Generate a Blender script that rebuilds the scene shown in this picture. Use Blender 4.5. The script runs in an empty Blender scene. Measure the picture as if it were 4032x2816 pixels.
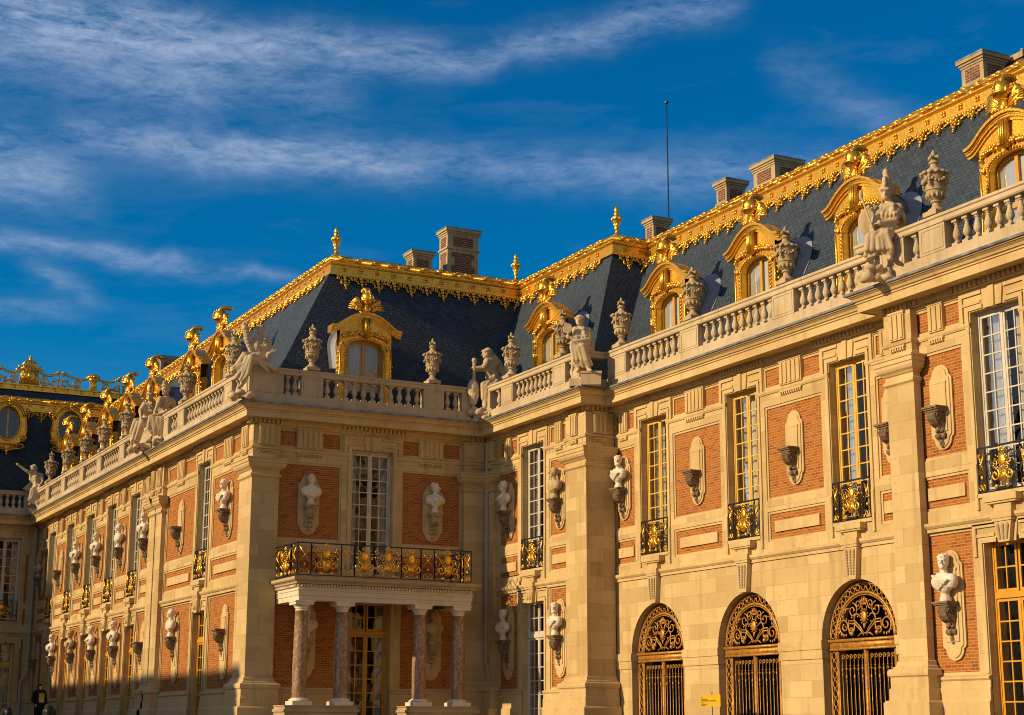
import bpy, math, random
from math import sin, cos, pi, sqrt, radians as rad
from mathutils import Vector, Matrix
rnd = random.Random(11)
sc = bpy.context.scene
col = sc.collection

# ------------------------------------------------------------------ mesh builder
class MB:
    def __init__(s): s.v = []; s.f = []
    def add(s, vs, fs):
        b = len(s.v); s.v += [tuple(p) for p in vs]; s.f += [tuple(i + b for i in f) for f in fs]
    def quad(s, a, b, c, d): s.add([a, b, c, d], [(0, 1, 2, 3)])
    def box(s, f, u0, u1, d0, d1, z0, z1):
        vs = [f(u, d, z) for z in (z0, z1) for u, d in ((u0, d0), (u1, d0), (u1, d1), (u0, d1))]
        s.add(vs, [(3, 2, 1, 0), (4, 5, 6, 7), (0, 1, 5, 4), (1, 2, 6, 5), (2, 3, 7, 6), (3, 0, 4, 7)])
    def prism(s, f, poly, d0, d1):
        n = len(poly)
        vs = [f(u, d1, z) for u, z in poly] + [f(u, d0, z) for u, z in poly]
        s.add(vs, [tuple(range(n)), tuple(range(2 * n - 1, n - 1, -1))] + [(i, n + i, n + (i + 1) % n, (i + 1) % n) for i in range(n)])
    def side(s, f, poly, u0, u1):            # poly of (d, z) pulled along u
        n = len(poly)
        vs = [f(u0, d, z) for d, z in poly] + [f(u1, d, z) for d, z in poly]
        s.add(vs, [tuple(range(n)), tuple(range(2 * n - 1, n - 1, -1))] + [(i, n + i, n + (i + 1) % n, (i + 1) % n) for i in range(n)])
    def tube(s, pts, r, n=6, closed=False):
        P = [Vector(p) for p in pts]; m = len(P)
        R = r if isinstance(r, (list, tuple)) else [r] * m
        vs = []; up = None
        for i in range(m):
            t = (P[(i + 1) % m] - P[i - 1]) if closed else (P[min(i + 1, m - 1)] - P[max(i - 1, 0)])
            if t.length < 1e-9: t = Vector((0, 0, 1))
            t.normalize()
            if up is None:
                up = Vector((0, 0, 1)) if abs(t.z) < .9 else Vector((1, 0, 0))
            a = up - t * up.dot(t)
            if a.length < 1e-6: a = t.orthogonal()
            a.normalize(); up = a; b = t.cross(a)
            for k in range(n):
                q = 2 * pi * k / n
                vs.append(P[i] + (a * cos(q) + b * sin(q)) * R[i])
        fs = []
        for i in range(m if closed else m - 1):
            j = (i + 1) % m
            for k in range(n):
                l = (k + 1) % n
                fs.append((i * n + k, i * n + l, j * n + l, j * n + k))
        if not closed:
            fs.append(tuple(range(n - 1, -1, -1))); fs.append(tuple((m - 1) * n + k for k in range(n)))
        s.add(vs, fs)
    def ell(s, c, r, n=8, m=5, M=None):
        if not isinstance(r, (list, tuple)): r = (r, r, r)
        c = Vector(c); vs = []; fs = []
        for i in range(1, m):
            a = pi * i / m
            for k in range(n):
                q = 2 * pi * k / n
                p = Vector((r[0] * sin(a) * cos(q), r[1] * sin(a) * sin(q), r[2] * cos(a)))
                vs.append(c + (M @ p if M else p))
        t = Vector((0, 0, r[2]));
        vs += [c + (M @ t if M else t), c - (M @ t if M else t)]
        T = len(vs) - 2
        for k in range(n):
            l = (k + 1) % n
            fs.append((T, k, l)); fs.append((T + 1, (m - 2) * n + l, (m - 2) * n + k))
            for i in range(m - 2): fs.append((i * n + k, (i + 1) * n + k, (i + 1) * n + l, i * n + l))
        s.add(vs, fs)
    def lathe(s, prof, n=12, c=(0, 0, 0), sq=False):
        vs = []; fs = []
        for r, z in prof:
            for k in range(n):
                q = 2 * pi * (k + .5) / n
                vs.append((c[0] + r * cos(q), c[1] + r * sin(q), c[2] + z))
        for i in range(len(prof) - 1):
            for k in range(n):
                l = (k + 1) % n
                fs.append((i * n + k, i * n + l, (i + 1) * n + l, (i + 1) * n + k))
        fs.append(tuple(range(n - 1, -1, -1))); fs.append(tuple((len(prof) - 1) * n + k for k in range(n)))
        s.add(vs, fs)
    def cap(s, a, b, ra, rb, n=10):           # capsule with round ends
        a = Vector(a); b = Vector(b); t = (b - a)
        if t.length < 1e-6: t = Vector((0, 0, 1e-3))
        t.normalize(); pts = []; rs = []
        for q in (-.96, -.7, -.3): pts.append(a + t * ra * q); rs.append(ra * sqrt(1 - q * q))
        for q in (0, .25, .5, .75, 1): pts.append(a + (b - a) * q); rs.append(ra + (rb - ra) * q)
        for q in (.3, .7, .96): pts.append(b + t * rb * q); rs.append(rb * sqrt(1 - q * q))
        s.tube(pts, rs, n)
    def sweep(s, path, prof, i0=0, i1=None):  # plan path swept with (outward offset, z) profile, mitred on the whole path
        i1 = len(path) - 1 if i1 is None else i1
        nrm = []
        for a, b in zip(path, path[1:]):
            l = math.hypot(b[0] - a[0], b[1] - a[1]); nrm.append(((b[1] - a[1]) / l, -(b[0] - a[0]) / l))
        vs = []; k = len(prof)
        for i in range(i0, i1 + 1):
            n1 = nrm[max(i - 1, 0)]; n2 = nrm[min(i, len(nrm) - 1)]
            dt = 1 + n1[0] * n2[0] + n1[1] * n2[1]
            m = ((n1[0] + n2[0]) / dt, (n1[1] + n2[1]) / dt)
            for o, z in prof: vs.append((path[i][0] + m[0] * o, path[i][1] + m[1] * o, z))
        fs = []
        for i in range(i1 - i0):
            for j in range(k - 1):
                fs.append((i * k + j, i * k + j + 1, (i + 1) * k + j + 1, (i + 1) * k + j))
        fs.append(tuple(range(k))); fs.append(tuple((i1 - i0) * k + j for j in range(k - 1, -1, -1)))
        s.add(vs, fs)
    def build(s, name, mat, parent=None, at=None, smooth=False, sharp=None):
        """one mesh object; verts are given in the parent's space, or in world space when at is the parent's base"""
        me = bpy.data.meshes.new(name)
        v = s.v if at is None else [(p[0] - at[0], p[1] - at[1], p[2] - at[2]) for p in s.v]
        me.from_pydata(v, [], s.f); me.materials.append(M[mat])
        if smooth:
            me.polygons.foreach_set('use_smooth', [True] * len(me.polygons))
            if sharp:
                try: me.set_sharp_from_angle(angle=rad(sharp))
                except Exception: pass
        me.update()
        o = bpy.data.objects.new(name, me); col.objects.link(o)
        if parent: o.parent = parent
        return o

def FX(p): return lambda u, d, z: (p - d, u, z)     # wall facing -X, u runs along Y
def FY(p): return lambda u, d, z: (u, p - d, z)     # wall facing -Y, u runs along X
L0 = lambda u, d, z: (u, -d, z)                     # a repeat's own frame: x right, -y out of the wall
RX = rad(-90)                                       # turns that frame to a wall facing -X

def empty(name, loc, rz=0, label=None, cat=None, group=None, parent=None):
    o = bpy.data.objects.new(name, None); col.objects.link(o)
    o.empty_display_size = .3
    o.location = loc; o.rotation_euler = (0, 0, rz)
    if parent: o.parent = parent
    tag(o, label, cat, group); return o
def tag(o, label=None, cat=None, group=None, kind=None):
    if label: o['label'] = label
    if cat: o['category'] = cat
    if group: o['group'] = group
    if kind: o['kind'] = kind
    return o
def put(o, loc, rz=0, base=(0, 0, 0)):
    o.location = (loc[0] - base[0], loc[1] - base[1], loc[2] - base[2]); o.rotation_euler = (0, 0, rz); return o
def dup(o, parent=None):
    c = o.copy(); col.objects.link(c); c.parent = parent
    for k in list(o.children): dup(k, c)
    return c
_proto = {}
def inst(key, make, loc, rz, parent=None, base=(0, 0, 0)):
    """first call builds the tree, later calls copy it part by part with shared mesh data"""
    if key in _proto: o = dup(_proto[key], parent)
    else:
        o = make(); _proto[key] = o; o.parent = parent
    return put(o, loc, rz, base)
def spiral(c, r0, r1, a0, turns, n=16, d=0., f=L0):
    return [f(c[0] + (r0 + (r1 - r0) * i / n) * cos(a0 + turns * 2 * pi * i / n), d, c[1] + (r0 + (r1 - r0) * i / n) * sin(a0 + turns * 2 * pi * i / n)) for i in range(n + 1)]

# ------------------------------------------------------------------ materials
M = {}
class NT:
    def __init__(s, nt): s.nt = nt
    def n(s, t, **k):
        o = s.nt.nodes.new(t)
        for a, b in k.items():
            if a.startswith('_'): o.inputs[a[1:].replace('_', ' ')].default_value = b
            else: setattr(o, a, b)
        return o
    def l(s, a, b): s.nt.links.new(a, b)
    def math(s, op, a, b=None, c=None, clamp=False):
        o = s.nt.nodes.new('ShaderNodeMath'); o.operation = op; o.use_clamp = clamp
        for i, x in enumerate((a, b, c)):
            if x is None: continue
            if isinstance(x, (int, float)): o.inputs[i].default_value = x
            else: s.l(x, o.inputs[i])
        return o.outputs[0]
    def mix(s, fac, a, b, mode='MIX'):
        o = s.nt.nodes.new('ShaderNodeMix'); o.data_type = 'RGBA'; o.blend_type = mode
        for i, x in ((0, fac), (6, a), (7, b)):
            if isinstance(x, (int, float)): o.inputs[i].default_value = x
            elif isinstance(x, tuple): o.inputs[i].default_value = (*x, 1)
            else: s.l(x, o.inputs[i])
        return o.outputs[2]
    def ramp(s, x, stops):
        o = s.nt.nodes.new('ShaderNodeValToRGB'); e = o.color_ramp.elements
        while len(e) < len(stops): e.new(.5)
        for i, (p, c) in enumerate(stops): e[i].position = p; e[i].color = (*c, 1) if isinstance(c, tuple) else (c, c, c, 1)
        s.l(x, o.inputs[0]); return o.outputs[0]
    def noise(s, vec, scale, detail=4, rough=.55, dist=0):
        o = s.n('ShaderNodeTexNoise'); o.inputs['Scale'].default_value = scale; o.inputs['Detail'].default_value = detail
        o.inputs['Roughness'].default_value = rough; o.inputs['Distortion'].default_value = dist
        if vec is not None: s.l(vec, o.inputs['Vector'])
        return o.outputs[0]
def mat(name, color=(.5, .5, .5), rough=.7, metal=0., spec=.3):
    m = bpy.data.materials.new(name); m.use_nodes = True; M[name] = m
    t = NT(m.node_tree); b = m.node_tree.nodes['Principled BSDF']
    b.inputs['Base Color'].default_value = (*color, 1); b.inputs['Roughness'].default_value = rough
    b.inputs['Metallic'].default_value = metal; b.inputs['Specular IOR Level'].default_value = spec
    return m, t, b
def wallco(t):
    """(distance along the wall, height, 0) from the world position, whichever way the wall faces"""
    g = t.n('ShaderNodeNewGeometry'); sp = t.n('ShaderNodeSeparateXYZ'); sn = t.n('ShaderNodeSeparateXYZ')
    t.l(g.outputs['Position'], sp.inputs[0]); t.l(g.outputs['True Normal'], sn.inputs[0])
    k = t.math('GREATER_THAN', t.math('ABSOLUTE', sn.outputs[0]), t.math('ABSOLUTE', sn.outputs[1]))
    u = t.math('ADD', t.math('MULTIPLY', sp.outputs[1], k), t.math('MULTIPLY', sp.outputs[0], t.math('SUBTRACT', 1, k)))
    c = t.n('ShaderNodeCombineXYZ'); t.l(u, c.inputs[0]); t.l(sp.outputs[2], c.inputs[1])
    return c.outputs[0], g.outputs['Position']
def bump(t, b, h, strength=.3, dist=.02):
    o = t.n('ShaderNodeBump'); o.inputs['Strength'].default_value = strength; o.inputs['Distance'].default_value = dist
    t.l(h, o.inputs['Height']); t.l(o.outputs[0], b.inputs['Normal'])
def bricktex(t, vec, w, h, mortar, c1, c2, cm, off=.5, bias=0., smooth=.1):
    o = t.n('ShaderNodeTexBrick'); o.offset = off; t.l(vec, o.inputs['Vector'])
    for k, x in (('Scale', 1), ('Mortar Size', mortar), ('Mortar Smooth', smooth), ('Bias', bias), ('Brick Width', w), ('Row Height', h)): o.inputs[k].default_value = x
    for k, x in (('Color1', c1), ('Color2', c2), ('Mortar', cm)): o.inputs[k].default_value = (*x, 1)
    return o
def materials():
    # brick
    m, t, b = mat('brick', rough=.85, spec=.15); v, p = wallco(t)
    br = bricktex(t, v, .25, .083, .0105, (.40, .128, .023), (.225, .060, .014), (.47, .27, .10), bias=-.25)
    nz = t.noise(p, .9, 5, .6); dk = t.noise(v, 4.2, 2, .4)
    c = t.mix(t.ramp(nz, [(.3, 0.), (.75, .45)]), br.outputs[0], (.40, .165, .04))
    sp = t.n('ShaderNodeTexWhiteNoise')
    # a few burnt headers, brick by brick
    sv = t.n('ShaderNodeVectorMath'); sv.operation = 'DIVIDE'; t.l(v, sv.inputs[0]); sv.inputs[1].default_value = (.25, .083, 1)
    fl = t.n('ShaderNodeVectorMath'); fl.operation = 'FLOOR'; t.l(sv.outputs[0], fl.inputs[0]); t.l(fl.outputs[0], sp.inputs['Vector'])
    hd = t.math('MULTIPLY', t.math('GREATER_THAN', sp.outputs[0], .86), t.math('SUBTRACT', 1, br.outputs[1]))
    c = t.mix(t.math('MULTIPLY', hd, .7), c, (.20, .06, .03))
    t.l(c, b.inputs['Base Color'])
    bump(t, b, t.math('ADD', t.math('SUBTRACT', 1, br.outputs[1]), t.math('MULTIPLY', dk, .6)), .5, .012)
    # ashlar and plain dressed stone
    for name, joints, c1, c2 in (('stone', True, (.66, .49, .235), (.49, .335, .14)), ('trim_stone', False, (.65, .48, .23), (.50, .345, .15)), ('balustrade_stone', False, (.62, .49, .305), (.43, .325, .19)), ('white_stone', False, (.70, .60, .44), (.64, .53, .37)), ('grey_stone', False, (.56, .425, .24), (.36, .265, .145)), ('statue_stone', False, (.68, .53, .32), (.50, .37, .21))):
        m, t, b = mat(name, rough=.82, spec=.2); v, p = wallco(t)
        n1 = t.noise(p, .55, 6, .62); n2 = t.noise(p, 5., 5, .65); n3 = t.noise(p, 26, 3, .6)
        c = t.mix(t.ramp(n1, [(.32, 0.), (.7, 1.)]), c1, c2)
        if joints:
            br = bricktex(t, v, 1.07, .485, .007, c1, tuple(x * .86 for x in c2), tuple(x * .64 for x in c2), smooth=.3)
            c = t.mix(.60, c, br.outputs[0])
        # weather streaks run down the face
        mp = t.n('ShaderNodeMapping'); mp.inputs['Scale'].default_value = (2.6, 2.6, .22); t.l(p, mp.inputs[0])
        st = t.noise(mp.outputs[0], 1.1, 5, .65)
        c = t.mix(t.ramp(st, [(.54, 0.), (.76, .50)]), c, tuple(x * .45 for x in c2))
        c = t.mix(t.ramp(n2, [(.57, 0.), (.74, .50)]), c, (c2[0] * .78, c2[1] * .62, c2[2] * .42))
        c = t.mix(t.ramp(n3, [(.66, 0.), (.72, .6)]), c, (c2[0] * .36, c2[1] * .38, c2[2] * .34))
        t.l(c, b.inputs['Base Color'])
        h = t.math('ADD', t.math('MULTIPLY', n2, .5), t.math('MULTIPLY', n3, .3))
        if joints: h = t.math('SUBTRACT', h, br.outputs[1])
        bump(t, b, h, .35, .012)
    m, t, b = mat('marble', (.78, .72, .62), .55, 0, .4); g = t.n('ShaderNodeNewGeometry')
    n = t.noise(g.outputs['Position'], 3.5, 5, .6); t.l(t.mix(t.ramp(n, [(.45, 0.), (.8, .6)]), (.76, .67, .52), (.50, .41, .28)), b.inputs['Base Color'])
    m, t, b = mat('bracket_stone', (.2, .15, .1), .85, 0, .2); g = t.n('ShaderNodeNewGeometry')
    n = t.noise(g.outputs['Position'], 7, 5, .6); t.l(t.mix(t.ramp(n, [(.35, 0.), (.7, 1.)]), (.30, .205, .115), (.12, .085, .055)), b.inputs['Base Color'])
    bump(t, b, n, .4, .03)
    # gilding
    m, t, b = mat('gold', (1., .56, .075), .30, .80, .5); g = t.n('ShaderNodeNewGeometry')
    n = t.noise(g.outputs['Position'], 6, 5, .6); n2 = t.noise(g.outputs['Position'], 30, 3, .6)
    t.l(t.mix(t.ramp(n, [(.35, 0.), (.75, 1.)]), (1., .56, .07), (.72, .36, .035)), b.inputs['Base Color'])
    t.l(t.ramp(n, [(.3, .22), (.8, .42)]), b.inputs['Roughness']); bump(t, b, t.math('ADD', n2, n), .35, .03)
    m, t, b = mat('gate_gilding', (.5, .25, .05), .48, .35, .4); g = t.n('ShaderNodeNewGeometry'); n = t.noise(g.outputs['Position'], 9, 4, .6)
    t.l(t.mix(t.ramp(n, [(.35, 0.), (.7, 1.)]), (.60, .30, .055), (.30, .13, .025)), b.inputs['Base Color'])
    mat('pale_lead', (.30, .30, .32), .6, .1, .4)
    # slates, lead, gutters
    m, t, b = mat('slate', rough=.55, spec=.4); v, p = wallco(t)
    br = bricktex(t, v, .23, .125, .009, (.050, .078, .112), (.024, .038, .058), (.005, .007, .009), bias=0, smooth=.15)
    n = t.noise(p, .5, 5, .6); n2 = t.noise(p, 4.5, 5, .68)
    c = t.mix(t.ramp(n, [(.35, 0.), (.8, .6)]), br.outputs[0], (.060, .085, .11)); c = t.mix(t.ramp(n2, [(.52, 0.), (.78, .65)]), c, (.018, .026, .038))
    t.l(c, b.inputs['Base Color']); bump(t, b, t.math('ADD', t.math('SUBTRACT', 1, br.outputs[1]), t.math('MULTIPLY', n2, 2.6)), 1., .045)
    m, t, b = mat('lead', (.17, .19, .215), .5, .25, .4); g = t.n('ShaderNodeNewGeometry')
    n = t.noise(g.outputs['Position'], 2.5, 5, .6); t.l(t.mix(t.ramp(n, [(.35, 0.), (.7, 1.)]), (.115, .125, .14), (.33, .34, .36)), b.inputs['Base Color'])
    # paint, iron
    for nm, a, c2 in (('cream_paint', (.62, .56, .45), (.45, .40, .31)), ('ochre_paint', (.74, .46, .09), (.58, .33, .05)), ('orange_paint', (.66, .32, .025), (.50, .22, .015))):
        m, t, b = mat(nm, a, .45, 0, .4); g = t.n('ShaderNodeNewGeometry'); n = t.noise(g.outputs['Position'], 2, 4, .6)
        t.l(t.mix(t.ramp(n, [(.4, 0.), (.8, 1.)]), a, c2), b.inputs['Base Color'])
    mat('pipe_paint', (.40, .34, .26), .6, 0, .3)
    mat('iron', (.018, .020, .028), .4, .3, .5)
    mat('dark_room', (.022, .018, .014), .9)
    m, t, b = mat('curtain', (.80, .77, .70), .9, 0, .1); v, p = wallco(t)
    mp = t.n('ShaderNodeMapping'); mp.inputs['Scale'].default_value = (9, .4, 1); t.l(v, mp.inputs[0]); n = t.noise(mp.outputs[0], 1.5, 3)
    t.l(t.mix(n, (.84, .80, .72), (.62, .58, .52)), b.inputs['Base Color'])
    # window glass: clear with a mirror share, panes set slightly out of true
    m = bpy.data.materials.new('glass'); m.use_nodes = True; M['glass'] = m; t = NT(m.node_tree); m.node_tree.nodes.clear()
    o = t.n('ShaderNodeOutputMaterial'); tr = t.n('ShaderNodeBsdfTransparent'); gl = t.n('ShaderNodeBsdfGlossy'); mx = t.n('ShaderNodeMixShader')
    gl.inputs['Roughness'].default_value = .02; tr.inputs[0].default_value = (.82, .85, .84, 1)
    v, p = wallco(t); nz = t.noise(v, 1.6, 2, .5); bp = t.n('ShaderNodeBump'); bp.inputs['Strength'].default_value = .12; bp.inputs['Distance'].default_value = .05
    t.l(nz, bp.inputs['Height']); t.l(bp.outputs[0], gl.inputs['Normal'])
    lw = t.n('ShaderNodeLayerWeight'); lw.inputs[0].default_value = .35
    t.l(t.math('ADD', t.math('MULTIPLY', lw.outputs[0], .42), .05, clamp=True), mx.inputs[0]); t.l(tr.outputs[0], mx.inputs[1]); t.l(gl.outputs[0], mx.inputs[2]); t.l(mx.outputs[0], o.inputs[0])
    # veined red marble of the portico columns
    m, t, b = mat('red_marble', (.4, .15, .1), .3, 0, .5); g = t.n('ShaderNodeTexCoord')
    mp = t.n('ShaderNodeMapping'); mp.inputs['Scale'].default_value = (1.6, 1.6, 1.0); mp.inputs['Rotation'].default_value = (.5, .35, 0); t.l(g.outputs['Object'], mp.inputs[0])
    n = t.noise(mp.outputs[0], 2.3, 8, .72, 2.8); n2 = t.noise(mp.outputs[0], 1.4, 5, .6, 1.)
    c = t.ramp(n, [(.34, (.12, .062, .030)), (.45, (.31, .165, .082)), (.52, (.25, .125, .062)), (.56, (.64, .53, .37)), (.60, (.30, .165, .09)), (.66, (.19, .10, .055)), (.70, (.56, .45, .31))])
    c = t.mix(t.ramp(n2, [(.4, 0.), (.7, .5)]), c, (.27, .125, .065)); t.l(c, b.inputs['Base Color'])
    # ground
    m, t, b = mat('paving', rough=.85, spec=.2); g = t.n('ShaderNodeNewGeometry')
    br = bricktex(t, g.outputs['Position'], .22, .16, .012, (.22, .18, .13), (.16, .13, .09), (.09, .07, .05)); n = t.noise(g.outputs['Position'], .3, 5)
    t.l(t.mix(t.ramp(n, [(.4, 0.), (.7, .6)]), br.outputs[0], (.24, .19, .135)), b.inputs['Base Color']); bump(t, b, t.math('SUBTRACT', 1, br.outputs[1]), .4, .02)
    mat('sign_yellow', (.64, .39, .01), .5, 0, .4); mat('sign_ink', (.05, .03, .01), .6); mat('steel', (.35, .33, .3), .4, .7)
    mat('black_cloth', (.012, .012, .015), .9, 0, .1); mat('skin', (.52, .29, .19), .55); mat('hair', (.012, .009, .008), .5); mat('print_yellow', (.55, .36, .04), .8)
    mat('blue_cloth', (.03, .05, .10), .85)
    # chimney brick keeps the wall brick's pattern but sooty
    m, t, b = mat('sooty_brick', rough=.9, spec=.1); v, p = wallco(t)
    br = bricktex(t, v, .25, .09, .012, (.23, .075, .04), (.12, .045, .03), (.38, .28, .19)); n = t.noise(p, 2, 4)
    t.l(t.mix(t.ramp(n, [(.45, 0.), (.8, .6)]), br.outputs[0], (.07, .045, .035)), b.inputs['Base Color'])
materials()

# figures: overlapping limbs melted into one continuous surface
def melt(name, pieces, voxel, matname, parent=None, smooth=3, rough=0., seed=1):
    mb = MB()
    for p in pieces:
        if p[0] == 'c': mb.cap(p[1], p[2], p[3], p[4])
        elif p[0] == 'e': mb.ell(p[1], p[2], 12, 8, p[3] if len(p) > 3 else None)
        elif p[0] == 't': mb.tube(p[1], p[2], 8)
    o = mb.build(name, matname)
    r = o.modifiers.new('r', 'REMESH'); r.mode = 'VOXEL'; r.voxel_size = voxel
    if smooth:
        s = o.modifiers.new('s', 'SMOOTH'); s.iterations = smooth; s.factor = .5
    bpy.context.view_layer.update()
    me = bpy.data.meshes.new_from_object(o.evaluated_get(bpy.context.evaluated_depsgraph_get()))
    o.modifiers.clear(); old = o.data; o.data = me; bpy.data.meshes.remove(old); me.name = name
    me.polygons.foreach_set('use_smooth', [True] * len(me.polygons))
    if not me.materials: me.materials.append(M[matname])
    if parent: o.parent = parent
    return o
# ------------------------------------------------------------------ repeated parts, each in its own frame
def make_window(hw, h, rows, paint, transom=None, curtain='half', kick=0.):
    def mk():
        f = L0; m = MB()
        def bar(u0, u1, z0, z1, d0=-.06, d1=0.): m.box(f, u0, u1, d0, d1, z0, z1)
        bar(-hw, -hw + .07, 0, h, -.10, .02); bar(hw - .07, hw, 0, h, -.10, .02); bar(-hw + .07, hw - .07, h - .08, h, -.10, .02); bar(-hw + .07, hw - .07, 0, .09, -.10, .02)
        top = h - .08
        if transom:
            bar(-hw + .07, hw - .07, transom - .07, transom + .07, -.10, .05)
        for s in (-1, 1):
            a, b = sorted((s * .025, s * (hw - .075)))
            segs = [(.10, (transom - .075) if transom else top - .01, rows)] + ([(transom + .075, top - .01, 2)] if transom else [])
            for z0, z1, n in segs:
                bar(a, a + .065, z0, z1); bar(b - .065, b, z0, z1)
                bar(a + .065, b - .065, z1 - .075, z1); bar(a + .065, b - .065, z0, z0 + .09 + (kick if z0 < .2 else 0))
                zb = z0 + .09 + (kick if z0 < .2 else 0)
                bar((a + b) / 2 - .018, (a + b) / 2 + .018, zb, z1 - .075, -.05, -.005)
                for i in range(1, n):
                    z = zb + (z1 - .075 - zb) * i / n
                    bar(a + .065, (a + b) / 2 - .018, z - .018, z + .018, -.05, -.006); bar((a + b) / 2 + .018, b - .065, z - .018, z + .018, -.05, -.006)
        bar(-.028, .028, .09, (transom - .07) if transom else top, -.05, .015)
        o = m.build('window', paint)
        # panes, one sheet per light, each tilted a hair
        g = MB()
        for s in (-1, 1):
            for half in (0, 1):
                a = s * (.09 + half * (hw - .23) / 2); b = a + s * (hw - .23) / 2
                n = rows + (2 if transom else 0)
                for i in range(n):
                    z0 = .1 + (h - .2) * i / n; z1 = .1 + (h - .2) * (i + 1) / n
                    e = [rnd.uniform(-.006, .006) for _ in range(4)]
                    g.quad((a, .03 + e[0], z0), (b, .03 + e[1], z0), (b, .03 + e[2], z1), (a, .03 + e[3], z1))
        g.build('pane', 'glass', o)
        k = MB(); W = hw - .02
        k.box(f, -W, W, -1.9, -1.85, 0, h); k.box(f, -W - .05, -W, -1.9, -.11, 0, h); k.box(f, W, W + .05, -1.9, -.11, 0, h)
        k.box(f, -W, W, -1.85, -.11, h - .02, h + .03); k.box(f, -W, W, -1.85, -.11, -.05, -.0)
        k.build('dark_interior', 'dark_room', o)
        if curtain:
            c = MB()
            sp = {'half': ((-hw + .06, -.30), (.30, hw - .06)), 'full': ((-hw + .06, hw - .06),), 'wide': ((-hw + .06, -.10), (.14, hw - .06)), 'thin': ((-hw + .06, -hw + .40), (hw - .40, hw - .06))}[curtain]
            for a, b in sp:
                n = 22
                for i in range(n):
                    u0 = a + (b - a) * i / n; u1 = a + (b - a) * (i + 1) / n
                    d0 = .30 + .035 * sin(i * 1.9); d1 = .30 + .035 * sin((i + 1) * 1.9)
                    c.quad((u0, d0, .05), (u1, d1, .05), (u1, d1, h - .05), (u0, d0, h - .05))
            c.build('curtain', 'curtain', o, smooth=True)
        return o
    return mk

def crest_emblem(gd, f, u, z, s=1., d=.03):
    """gilt medallion over a tapering shield, C-scrolls either side, crown above, two balls below"""
    gd.ell(f(u, d, z + .62 * s), (.125 * s, .035, .15 * s), 12, 7)
    for a in range(12): gd.ell(f(u + .145 * s * cos(a * pi / 6), d, z + (.62 + .17 * sin(a * pi / 6)) * s), .024 * s, 6, 4)
    gd.prism(f, [(u - .12 * s, z + .42 * s), (u + .12 * s, z + .42 * s), (u + .105 * s, z + .10 * s), (u, z + .05 * s), (u - .105 * s, z + .10 * s)], d - .03, d + .02)
    for dx, dz in ((-.045, .32), (.045, .32), (0, .2)):
        gd.ell(f(u + dx * s, d + .03, z + dz * s), (.02 * s, .012, .032 * s), 6, 4)
    for q in (-1, 1):
        gd.tube(spiral((u + q * .25 * s, z + .26 * s), .16 * s, .03 * s, pi / 2 + q * .2, q * 1.35, 18, d, f), [.026 * s] * 12 + [.03 * s] * 7, 5)
        gd.tube(spiral((u + q * .25 * s, z + .56 * s), .09 * s, .02 * s, -pi / 2, -q * 1.2, 14, d, f), .018 * s, 5)
        for i in range(5): gd.ell(f(u + q * (.15 + .05 * i) * s, d + .01, z + (.44 + .03 * (i % 2) - .05 * i) * s), (.032 * s, .02, .022 * s), 6, 4)
        gd.ell(f(u + q * .19 * s, d + .03, z - .03 * s), .058 * s, 9, 6)
    gd.box(f, u - .10 * s, u + .10 * s, d - .02, d + .02, z + .83 * s, z + .87 * s)
    for i in (-2, -1, 0, 1, 2): gd.ell(f(u + .045 * i * s, d, z + (.93 - .012 * i * i) * s), (.02 * s, .018, .045 * s), 6, 4)
def side_strip(gd, ir, f, u, z0, h, w, d=.02):
    """narrow panel: crossed torches over a rosette and a pair of rings"""
    for q in (-1, 1):
        gd.tube([f(u - q * w * .42, d, z0 + h * .42), f(u, d + .01, z0 + h * .64), f(u + q * w * .42, d, z0 + h * .88)], [.012, .018, .026], 5)
        ir.tube(spiral((u + q * w * .26, z0 + h * .30), w * .22, .02, pi / 2, q * 1.2, 10, d, f), .011, 4)
        gd.tube([f(u + q * w * .24 + w * .18 * cos(a * pi / 5), d, z0 + h * .10 + .075 * sin(a * pi / 5)) for a in range(10)], .012, 4, True)
    gd.ell(f(u, d + .02, z0 + h * .64), .035, 7, 5); gd.ell(f(u, d + .01, z0 + h * .33), (.04, .02, .055), 7, 5)
    for i in range(4): gd.ell(f(u + rnd.uniform(-.3, .3) * w, d, z0 + h * rnd.uniform(.5, .95)), (.022, .015, .03), 6, 4)
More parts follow.
